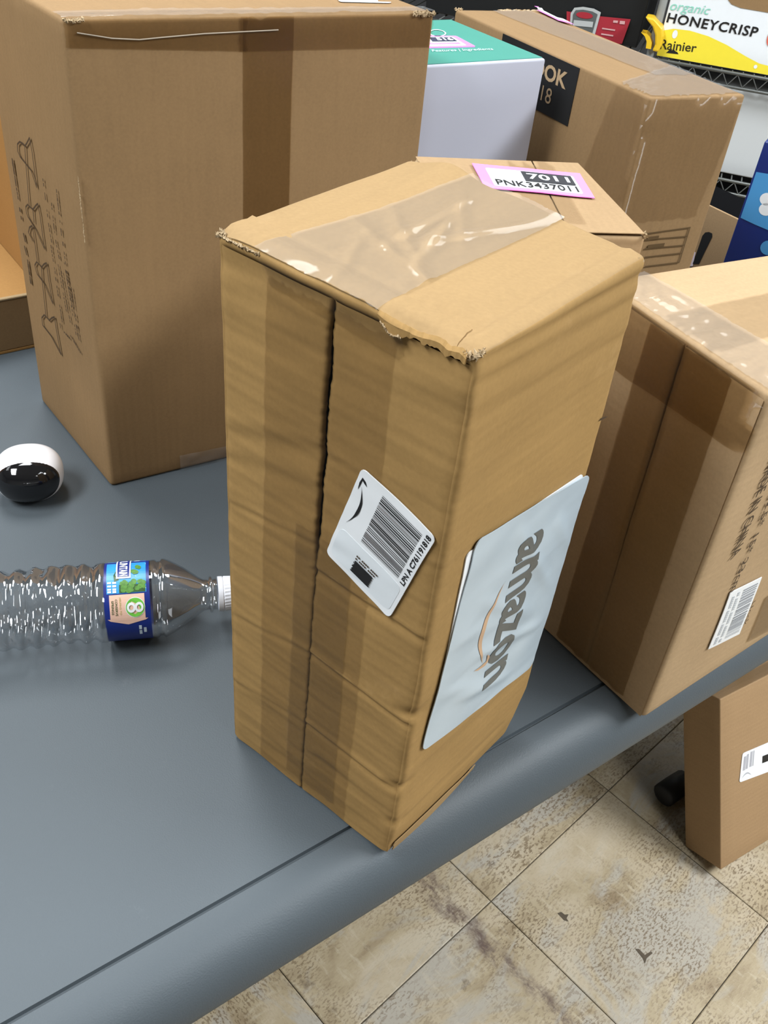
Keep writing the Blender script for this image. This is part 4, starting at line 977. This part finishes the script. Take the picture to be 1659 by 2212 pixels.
# ================================================================ wire shelving with tote and apple box
ZU = .10
s0_, s1_ = un(1427, 124, ZU), un(1659, 165, ZU)
se = (s1_ - s0_) / np.linalg.norm(s1_ - s0_); sg = np.array([-se[1], se[0], 0])
S0 = np.array([s0_[0], s0_[1], 0]) + sg * 0
M_wire = flat('grey_epoxy_wire', (.10, .105, .10), .4, .5, .5); M_chrome = flat('grey_metal_post', (.30, .31, .30), .35, .5, .2)
def shelf_unit(e0, e1, label):
    org = S0 + se * e0; dep = .46; L_ = e1 - e0
    t = thing('wire_shelf', label, 'shelf', (org[0], org[1], 0))
    def P(e, g, z): q = org + se * e + sg * g; return (q[0], q[1], z)
    for e in (0, -e0 - .026, L_):
        for g in (.012, dep):
            bm = bmesh.new(); tube_bm(bm, [P(e, g, .0), P(e, g, 1.75)], .0095, 12); bm_obj('post', bm, M_chrome, t, True)
    for zz in (.14, TZ - .14, TZ + ZU, TZ + ZU + .52):
        for g in (0, dep):
            bm = bmesh.new(); tube_bm(bm, [P(.015, g, zz - .006), P(L_ - .015, g, zz - .006)], .004, 8); tube_bm(bm, [P(.015, g, zz - .036), P(L_ - .015, g, zz - .036)], .004, 8)
            n_ = int(L_ / .035); pts = [P(.015 + (L_ - .03) * i / (2 * n_), g, zz - (.008 if i % 2 else .034)) for i in range(2 * n_ + 1)]
            tube_bm(bm, pts, .0026, 6); bm_obj('truss_rail', bm, M_wire, t, True)
        bm = bmesh.new()
        for i in range(int(L_ / .025)): tube_bm(bm, [P(.02 + .025 * i, 0, zz - .003), P(.02 + .025 * i, dep, zz - .003)], .002, 5)
        o = bm_obj('wire_deck', bm, M_wire, t, True); o['kind'] = 'stuff'
    return t
shelf_unit(-1.0, .95, 'grey wire shelving unit holding the apple box and black totes')
def shp(e, g, z): q = S0 + se * e + sg * g; return np.array([q[0], q[1], TZ + z])
# apple box
def sbox(e0, e1, g0, g1, z0, z1): return {'BF': shp(e0, g0, z0), 'BL': shp(e0, g1, z0), 'BR': shp(e1, g0, z0), 'BB': shp(e1, g1, z0), 'TF': shp(e0, g0, z1), 'TL': shp(e0, g1, z1), 'TR': shp(e1, g0, z1), 'TB': shp(e1, g1, z1)}
M_awhite = flat('white_print_board', (.74, .77, .80), .5, .3, 0, .02); M_yel = flat('yellow_print', (.80, .66, .045), .5, .3, 0, .03)
appleb, ab_ = carton('apple_box', 'white and yellow HONEYCRISP apple box on the wire shelf', sbox(-.012, .49, .004, .32, ZU + .001, ZU + .30), M_awhite, (6, 10, 6), .003)
af = Px(appleb, 'R')
wave = [(1428, 65), (1455, 62), (1490, 66), (1530, 78), (1570, 97), (1610, 121), (1640, 137), (1690, 150)]
wp_ = [appleb.st('R', *p) for p in wave]; W2 = [(max(.003, min(.997, s)), t) for s, t in wp_] + [(.72, .06), (.997, .03)]
polys('yellow_wave', af, [[(a[0], .004), (b[0], .004), tuple(b), tuple(a)] for a, b in zip(W2, W2[1:]) if b[0] > a[0]], M_yel, ab_, .0008)
def aq(*p): return Patch(appleb, 'R', list(p))
text('lettering', 'HONEYCRISP', aq((1439, 48), (1633, 81), (1445, 27), (1641, 59)), 0, 0, 1, 1, M_ink, ab_, .0012, .02, .0, 1.1, label='black word HONEYCRISP')
text('lettering', 'organic', aq((1446, 28), (1531, 38), (1450, 2), (1537, 14)), 0, 0, 1, 1, flat('mint_print', (.25, .60, .48), .5, .3), ab_, .0012, .0, .3, 1., label='mint word organic')
text('lettering', 'Rainier', aq((1425, 106), (1503, 113), (1429, 84), (1507, 94)), 0, 0, 1, 1, flat('brown_black_print', (.03, .028, .012), .5, .3), ab_, .0013, .012, label='dark word Rainier')
mq = aq((1439, 114), (1466, 117), (1441, 104), (1468, 108)); polys('mountain_mark', mq, [[(0, 0), (1, 0), (.85, .5), (.7, .6), (.55, .95), (.4, .7), (.25, .85), (.12, .4)]], M_ink, ab_, .0013)
for dc_ in (disc(appleb.st('R', 1458, 74), .012, .03), disc(appleb.st('R', 1632, 144), .008, .014)): polys('white_fleck', af, [dc_], M_awhite, ab_, .0013)
polys('red_fruit_print', af, [disc(appleb.st('R', 1668, 82), .022, .06)], flat('apple_red_print', (.62, .13, .09), .5, .3), ab_, .0013)
hq = [appleb.st('R', *p) for p in ((1573, 0), (1580, 9), (1600, 17), (1659, 27), (1690, 30), (1690, -60), (1590, -60), (1575, -30))]
mesh('hand_hole', [appleb.P('R', s, t, .0012) for s, t in hq], [tuple(range(len(hq)))], M_tall, ab_)
# white carton on lower shelf, black tote added beneath for the dark space there
whb, _w = carton('storage_box', 'plain white box on the wire shelf below the apple box', sbox(.0, .62, .03, .40, -.14 + .001, ZU - .045), flat('plain_white_board', (.50, .52, .53), .5, .3, 0, .02, 6), (6, 8, 6), .004)
M_tote = flat('black_tote_plastic', (.010, .011, .012), .38, .45, 0, .2, 10); M_ylatch = flat('yellow_latch_plastic', (.75, .48, .02), .35, .5)
def tote(e0, e1, g0, z0, h, label, latch=True):
    c = shp((e0 + e1) / 2, g0 + .18, z0); t = thing('storage_tote', label, 'tote', c)
    def ring(ins, z): return [shp(e0 + ins, g0 + ins, z), shp(e1 - ins, g0 + ins, z), shp(e1 - ins, g0 + .36 - ins, z), shp(e0 + ins, g0 + .36 - ins, z)]
    V, F = [], []
    prof = [(.014, z0), (.006, z0 + h * .80), (.0, z0 + h * .80), (.0, z0 + h * .90), (.010, z0 + h * .90)]
    for ins, z in prof: V += ring(ins, z)
    for k in range(len(prof) - 1):
        for i in range(4): F.append((4 * k + i, 4 * k + (i + 1) % 4, 4 * k + 4 + (i + 1) % 4, 4 * k + 4 + i))
    F.append((3, 2, 1, 0)); F.append(tuple(len(V) - 4 + i for i in range(4)))
    o = mesh('body', V, F, M_tote, t); md = o.modifiers.new('bevel', 'BEVEL'); md.width = .006; md.segments = 2
    V, F = [], []; prof = [(-.006, z0 + h * .88), (-.008, z0 + h * .95), (.01, z0 + h * .96), (.03, z0 + h)]
    for ins, z in prof: V += ring(ins, z)
    for k in range(len(prof) - 1):
        for i in range(4): F.append((4 * k + i, 4 * k + (i + 1) % 4, 4 * k + 4 + (i + 1) % 4, 4 * k + 4 + i))
    F.append(tuple(len(V) - 4 + i for i in range(4))); o = mesh('lid', V, F, M_tote, t); md = o.modifiers.new('bevel', 'BEVEL'); md.width = .005; md.segments = 2
    return t
tz = ZU + .002; tote_t = tote(-.62, -.050, .03, tz, .36, 'black storage tote with red label and yellow latch on the wire shelf')
tote(-.05, .52, .02, -.60 + .002, .40, 'black storage tote on the lowest wire shelf')
# front panel map of the tote
fo = shp(-.62 + .022, .030 + .020, tz + .0); fx = shp(-.050 - .022, .030 + .020, tz) - fo
fy = shp(-.62 + .012, .010 + .012, tz + .288) - shp(-.62 + .03, .010 + .03, tz)
class PlanePx(Plane):
    def xy(self, u, v):
        d = ray(u, v); t = ((self.o - EYE) @ self.n) / (d @ self.n); P = EYE + d * t - self.o
        A = np.stack([self.x, self.y], 1); return tuple(np.linalg.lstsq(A, P, rcond=None)[0])
tf = PlanePx(fo, fx, np.array([0, 0, .288]) + sg * -.016)
def tq_(*pts): return [tf.xy(*p) for p in pts]
M_redl = flat('red_label_print', (.36, .025, .04), .45, .4); M_greyl = flat('grey_label_print', (.45, .47, .47), .45, .4); M_dkl = flat('dark_grey_label_print', (.10, .11, .11), .45, .4)
polys('red_label', tf, [tq_((1226, 92), (1345, 92), (1364, 39), (1300, 33), (1226, 22))], M_redl, tote_t, .012)
polys('shield_label', tf, [tq_((1232, 72), (1286, 76), (1300, 24), (1285, 16), (1262, 12), (1243, 14), (1235, 26))], M_greyl, tote_t, .0135)
polys('shield_inner', tf, [tq_((1237, 66), (1281, 70), (1293, 28), (1282, 22), (1262, 18), (1246, 19), (1240, 29))], M_dkl, tote_t, .0145)
polys('red_oval', tf, [[tf.xy(1265 + 18 * math.cos(a), 30 + 7 * math.sin(a) + 2 * math.cos(a)) for a in [2 * math.pi * i / 20 for i in range(20)]]], M_redl, tote_t, .0155)
polys('shield_panel', tf, [tq_((1240, 52), (1282, 56), (1284, 44), (1242, 40))], M_greyl, tote_t, .0155)
polys('fine_print', tf, [tq_((1326, 46), (1336, 47), (1337, 42), (1327, 41)), tq_((1340, 49), (1351, 50), (1352, 43), (1341, 42)), tq_((1302, 60), (1330, 64), (1331, 61), (1303, 57)), tq_((1300, 72), (1326, 76), (1327, 73), (1301, 69))], flat('pale_red_print', (.62, .35, .35), .5, .3), tote_t, .0135)
# yellow latch: curved clip hanging at the right end of the tote
bm = bmesh.new()
lc = [(1402, 38), (1410, 48), (1420, 60), (1424, 78), (1422, 98), (1415, 112)]
ptsL = []
lpln = PlanePx(shp(-.075, -.03, tz), se, np.array([0, 0, 1.]))
V, F = [], []
for i, q in enumerate(lc):
    xy = lpln.xy(*q); wdt = .016 + .004 * math.sin(i)
    for du, dv in ((-wdt * .6, 0), (wdt * .6, 0)):
        for dg in (0, .05): V.append(lpln.at(xy[0] + du, xy[1], 0) + sg * (dg - .0))
for i in range(len(lc) - 1):
    k = 4 * i
    for a, b in ((0, 1), (1, 3), (3, 2), (2, 0)): F.append((k + a, k + b, k + 4 + b, k + 4 + a))
F += [(0, 2, 3, 1), (4 * len(lc) - 4, 4 * len(lc) - 3, 4 * len(lc) - 1, 4 * len(lc) - 2)]
lo_ = mesh('latch', V, F, M_ylatch, tote_t); md = lo_.modifiers.new('bevel', 'BEVEL'); md.width = .004; md.segments = 2
V, F = [], []
for i, q in enumerate([(1390, 72), (1398, 80), (1402, 92), (1400, 106)]):
    xy = lpln.xy(*q)
    for du in (-.006, .006):
        for dg in (0, .04): V.append(lpln.at(xy[0] + du, xy[1], 0) + sg * (dg + .004))
for i in range(3):
    k = 4 * i
    for a, b in ((0, 1), (1, 3), (3, 2), (2, 0)): F.append((k + a, k + b, k + 4 + b, k + 4 + a))
mesh('latch_hook', V, F, M_ylatch, tote_t)

# ================================================================ box on the floor
FB = {'BF': (.5908, .8199, -.7114), 'BL': (.5531, .8735, -.74), 'TF': (.5205, .9199, -.4319), 'TL': (.4828, .9734, -.4606)}
FB = {k: np.array(v) + np.array([0, 0, TZ]) for k, v in FB.items()}
td = np.array([.8178, .5755, 0]) * .36
for a, b in (('BR', 'BF'), ('TR', 'TF'), ('BB', 'BL'), ('TB', 'TL')): FB[a] = FB[b] + td
floorb, fbt = carton('cardboard_box', 'smooth brown box leaning on the floor under the table edge', FB, M_floorbox, (6, 12, 12), .0022)
fl = Patch(floorb, 'R', [(1596, 1690), (1690, 1655), (1603, 1627), (1690, 1590)])
flo = sheet('shipping_label', fl, M_white, fbt, 12, 6, .0010, .004, label='white barcode label')
polys('barcode', fl, rects([(.05, .38, .10, .86), (.115, .40, .16, .90), (.20, .42, .25, .94), (.27, .42, .29, .94)]), flat('light_grey_ink', (.42, .42, .46), .6, .3), flo, .0013)
polys('black_mark', fl, rects([(.50, .38, .66, .62)]), M_ink, flo, .0013)
polys('smile_arrow', fl, [[(.04 + .022 * i, .12 + .10 * math.sin(math.pi * i / 10)), (.04 + .022 * (i + 1), .12 + .10 * math.sin(math.pi * (i + 1) / 10)), (.04 + .022 * (i + 1), .12 + .15 * math.sin(math.pi * (i + 1) / 10)), (.04 + .022 * i, .12 + .15 * math.sin(math.pi * i / 10))] for i in range(10)], flat('light_grey_ink2', (.42, .42, .46), .6, .3), flo, .0013)
sheet('tape', Patch(floorb, 'T', [(.0, .01), (1, .01), (.0, .35), (1, .35)], px=False), M_tape, fbt, 4, 2, .0006)

# ================================================================ water bottle
R0 = .0325
bo = un(470, 1283, .033); be = un(0, 1319, .033); bdv = (be - bo) / np.linalg.norm(be - bo)
cap0 = bo - bdv * .016; cap0[2] = TZ + R0 + .0006
vdir = EYE - (cap0 + bdv * .09); vdir = vdir / np.linalg.norm(vdir); e1 = np.cross(bdv, vdir); e1 = e1 / np.linalg.norm(e1)
if e1[2] < 0: e1 = -e1
e2 = np.cross(e1, bdv); e2 = e2 if e2 @ vdir > 0 else -e2
prof = [(.0165, .0128), (.020, .0126), (.0205, .0150), (.0225, .0150), (.023, .0124), (.027, .0128), (.031, .0150), (.036, .0190), (.042, .0232), (.048, .0268), (.053, .0296), (.057, .0316), (.0595, .0323), (.0612, .0306), (.0635, .0304), (.0650, .0320), (.068, .0320), (.070, .0314), (.1035, .0314), (.105, .0322), (.108, .0322), (.111, .0316)]
xx = .111
while xx < .196:
    prof += [(xx + .0015, .0300), (xx + .004, .0292), (xx + .0065, .0304), (xx + .009, .0322), (xx + .0115, .0324)]; xx += .0125
prof += [(.2015, .0318), (.206, .0285), (.2075, .022), (.2055, .014), (.2045, .006)]
pxs = np.array([p[0] for p in prof]); prs = np.array([p[1] for p in prof])
def rbot(x): return float(np.interp(x, pxs[:-4], prs[:-4]))
wb = thing('water_bottle', 'clear plastic water bottle with blue label lying on its side', 'bottle', cap0 + bdv * .1 - np.array([0, 0, R0]))
M_pet = clear_film('clear_bottle_plastic', (.965, .975, .985), .55, .03, .07)
nA = 72; V, F = [], []
for i, (x, r) in enumerate(prof):
    for k in range(nA):
        a = 2 * math.pi * k / nA; rr = r
        if x > .108 and x < .203:
            rr += .0012 * math.sin(5 * a + x * 60) * min(1, (x - .108) / .02) + .0013 * nz((math.cos(a) * 2, math.sin(a) * 2, x * 60), 1., 2.) * min(1, (x - .108) / .02)
            rr -= .0040 * math.exp(-((a - 1.75 - .15 * math.sin(x * 90)) / .16) ** 2) * min(1, (x - .108) / .02)
        if .028 < x < .066: rr *= 1 + .030 * math.cos(5 * a + .6) * math.sin(math.pi * (x - .028) / .038)
        rr = min(rr, R0)
        V.append(cap0 + bdv * x + (e1 * math.cos(a) + e2 * math.sin(a)) * rr)
for i in range(len(prof) - 1):
    for k in range(nA): F.append((nA * i + k, nA * i + (k + 1) % nA, nA * i + nA + (k + 1) % nA, nA * i + nA + k))
F.append(tuple(nA * (len(prof) - 1) + k for k in range(nA)))
bo_ = mesh('bottle_body', V, F, M_pet, wb, True)
M_cap = flat('white_translucent_cap', (.72, .74, .80), .35, .5)
V, F = [], []
cp = [(.0005, .010), (.0, .0128), (.001, .0140), (.0105, .0145), (.0112, .0138), (.0118, .0145), (.0155, .0146), (.0158, .0130)]
for x, r in cp:
    for k in range(60):
        a = 2 * math.pi * k / 60; rr = r - (.0004 if (k % 2 and .001 < x < .0106) else 0); V.append(cap0 + bdv * x + (e1 * math.cos(a) + e2 * math.sin(a)) * rr)
for i in range(len(cp) - 1):
    for k in range(60): F.append((60 * i + k, 60 * i + (k + 1) % 60, 60 * i + 60 + (k + 1) % 60, 60 * i + 60 + k))
F.append(tuple(range(59, -1, -1))); mesh('cap', V, F, M_cap, wb)
M_bnavy = flat('label_navy', (.006, .022, .20), .35, .5); M_bsky = flat('label_sky_blue', (.03, .30, .72), .35, .5, 0, .3, 120); M_btree = flat('label_tree_green', (.09, .24, .04), .4, .4, 0, .7, 420)
M_btree2 = flat('label_dark_tree_green', (.03, .09, .02), .4, .4, 0, .6, 400); M_bpeach = flat('label_peach', (.78, .50, .38), .4, .4); M_bgreen = flat('label_bright_green', (.16, .52, .06), .4, .4); M_bmtn = flat('label_snow', (.62, .72, .80), .4, .4, 0, .15, 200)
V, F = [], []
full_l = TubeMap(cap0, bdv, e1, e2, .0695, .1045, 0, 2 * math.pi, lambda x: .0316)
for j in range(97):
    for i in range(5): V.append(full_l.at(i / 4, j / 96, 0))
for j in range(96):
    for i in range(4): F.append((5 * j + i, 5 * j + i + 1, 5 * j + 6 + i, 5 * j + 5 + i))
lbl = mesh('bottle_label', V, F, M_bnavy, wb, True, label='navy blue label with green circle')
# art map: x 0..1 runs from shoulder side to base side, y 0..1 over the visible half seen from the viewer
class Vis:
    def __init__(self, t): self.t = t; self.w = t.w; self.h = .0632
    def at(self, x, y, off): return self.t.at(x, math.acos(max(-1, min(1, 1 - 2 * y))) / (2 * math.pi), off)
va = Vis(full_l)
def blk(x0, y0, x1, y1, n_=10): return rects([(x0, y0 + (y1 - y0) * i / n_, x1, y0 + (y1 - y0) * (i + 1) / n_) for i in range(n_)])
polys('sky_picture', va, blk(.07, .0, .93, .405, 14), M_bsky, lbl, .0002)
polys('snow_peak', va, [[(.07, .05), (.30, .20), (.09, .36), (.07, .36)], [(.07, .05), (.22, .0), (.34, .0), (.36, .10), (.30, .20)]], M_bmtn, lbl, .00035)
trees = []
rnd = random.Random(4)
for i in range(26):
    cx, cy = rnd.uniform(.10, .60), rnd.uniform(.26, .385); r_ = rnd.uniform(.035, .07); trees.append([(cx + r_ * math.cos(2 * math.pi * k / 9), cy + r_ * .55 * math.sin(2 * math.pi * k / 9)) for k in range(9)])
for i in range(6):
    cx, cy = rnd.uniform(.22, .36), rnd.uniform(.07, .16); r_ = .05; trees.append([(cx + r_ * math.cos(2 * math.pi * k / 9), cy + r_ * .5 * math.sin(2 * math.pi * k / 9)) for k in range(9)])
polys('forest_ground', va, blk(.09, .30, .66, .40, 6) + [[(.66, .24), (.72, .12), (.78, .18), (.76, .26)]], M_btree2, lbl, .0004)
polys('forest_print', va, trees, M_btree, lbl, .00055)
polys('name_plate', va, blk(.40, .0, .72, .225, 10), M_white, lbl, .0007); polys('name_plate_inner', va, blk(.43, .0, .69, .205, 10), M_bnavy, lbl, .0009)
text('lettering', 'UNTAIN', va, .47, .015, .18, .185, M_white, lbl, .0011, .03, rot=90)
for i, yy in enumerate((.26, .30, .34, .37)): polys('small_white_print', va, rects([(.72, yy, .80, yy + .025), (.83, yy, .91, yy + .022)]), M_white, lbl, .0006)
polys('peach_panel', va, blk(.12, .42, .88, .735, 10) + [[(.06, .725), (.94, .715), (.88, .74), (.50, .79), (.12, .745)]], M_bpeach, lbl, .0003)
polys('green_circle', va, [[(.33 + .215 * math.cos(2 * math.pi * k / 28), .585 + .125 * math.sin(2 * math.pi * k / 28)) for k in range(28)]], M_white, lbl, .0005)
polys('green_circle_face', va, [[(.33 + .20 * math.cos(2 * math.pi * k / 28), .585 + .116 * math.sin(2 * math.pi * k / 28)) for k in range(28)]], M_bgreen, lbl, .0007)
e8 = []
for cx in (.245, .415):
    for i in range(20):
        a0, a1 = 2 * math.pi * i / 20, 2 * math.pi * (i + 1) / 20
        e8.append([(cx + .095 * math.cos(a0), .585 + .062 * math.sin(a0)), (cx + .095 * math.cos(a1), .585 + .062 * math.sin(a1)), (cx + .048 * math.cos(a1), .585 + .030 * math.sin(a1)), (cx + .048 * math.cos(a0), .585 + .030 * math.sin(a0))])
polys('lettering', va, e8, M_white, lbl, .0010, label='white figure 8')
text('lettering', 'CONSERVE', va, .71, .475, .05, .20, M_btree2, lbl, .0006, .01, rot=90); text('lettering', 'SPRINGS', va, .79, .49, .05, .17, M_btree2, lbl, .0006, .01, rot=90)
text('lettering', 'HELPING TO', va, .63, .455, .04, .21, flat('label_olive', (.42, .40, .10), .5, .3), lbl, .0006, .0, rot=90)
polys('small_white_print', va, rects([(.22, .81, .28, .86), (.22, .87, .28, .92), (.12, .84, .18, .90)]), M_bmtn, lbl, .0005)

# ================================================================ egg-shaped gadget
gc = un(63, 1022, .023); RX, RY, RZ = .0315, .031, .0235
gd = thing('egg_shaped_gadget', 'white rounded gadget with a glossy black oval face', 'gadget', (gc[0], gc[1], TZ))
M_gw = flat('white_gloss_plastic', (.78, .75, .76), .25, .5, 0, .01); M_gb = flat('black_gloss_plastic', (.006, .006, .007), .06, .6, 0, .0)
gx = np.array([.95, .31, 0]); gy = np.array([-.31, .95, 0])
def egg(d, k=1.):
    d = np.asarray(d); d = d / np.linalg.norm(d)
    sgn = lambda v, p: math.copysign(abs(v) ** p, v)
    z = d[2] if d[2] > 0 else d[2] * .95
    q = 1 / (abs(d[0]) ** 2.3 + abs(d[1]) ** 2.3 + abs(z) ** 2.3) ** (1 / 2.3)
    return gc + gx * d[0] * q * RX * k + gy * d[1] * q * RY * k + np.array([0, 0, 1]) * d[2] * q * RZ * k
gc = np.array([gc[0], gc[1], TZ + RZ + .0005])
V, F = [], []; nu, nv_ = 64, 34
for j in range(nv_ + 1):
    th_ = math.pi * j / nv_
    for i in range(nu): V.append(egg((math.sin(th_) * math.cos(2 * math.pi * i / nu), math.sin(th_) * math.sin(2 * math.pi * i / nu), math.cos(th_) + 1e-6)))
for j in range(nv_):
    for i in range(nu): F.append((nu * j + i, nu * j + nu + i, nu * j + nu + (i + 1) % nu, nu * j + (i + 1) % nu))
mesh('shell', V, F, M_gw, gd, True)
fd_ = np.array([.03, -.95, .20]); fd_ = fd_ / np.linalg.norm(fd_); fa = np.cross(fd_, [0, 0, 1.]); fa = fa / np.linalg.norm(fa); fb_ = np.cross(fa, fd_)
V, F = [egg(fd_, 1.012)], []; nr = 16
for j in range(1, nr + 1):
    q = j / nr
    for i in range(64):
        a = 2 * math.pi * i / 64; rr = math.tan(q * 1.0)
        V.append(egg(fd_ + (fa * math.cos(a) * 1.12 + fb_ * math.sin(a) * (.86 if math.sin(a) > 0 else .95)) * rr * .98, 1.012 if q < .97 else .998))
for i in range(64): F.append((0, 1 + i, 1 + (i + 1) % 64))
for j in range(nr - 1):
    for i in range(64): F.append((1 + 64 * j + i, 1 + 64 * j + 64 + i, 1 + 64 * j + 64 + (i + 1) % 64, 1 + 64 * j + (i + 1) % 64))
mesh('black_face', V, F, M_gb, gd, True, label='glossy black oval face')
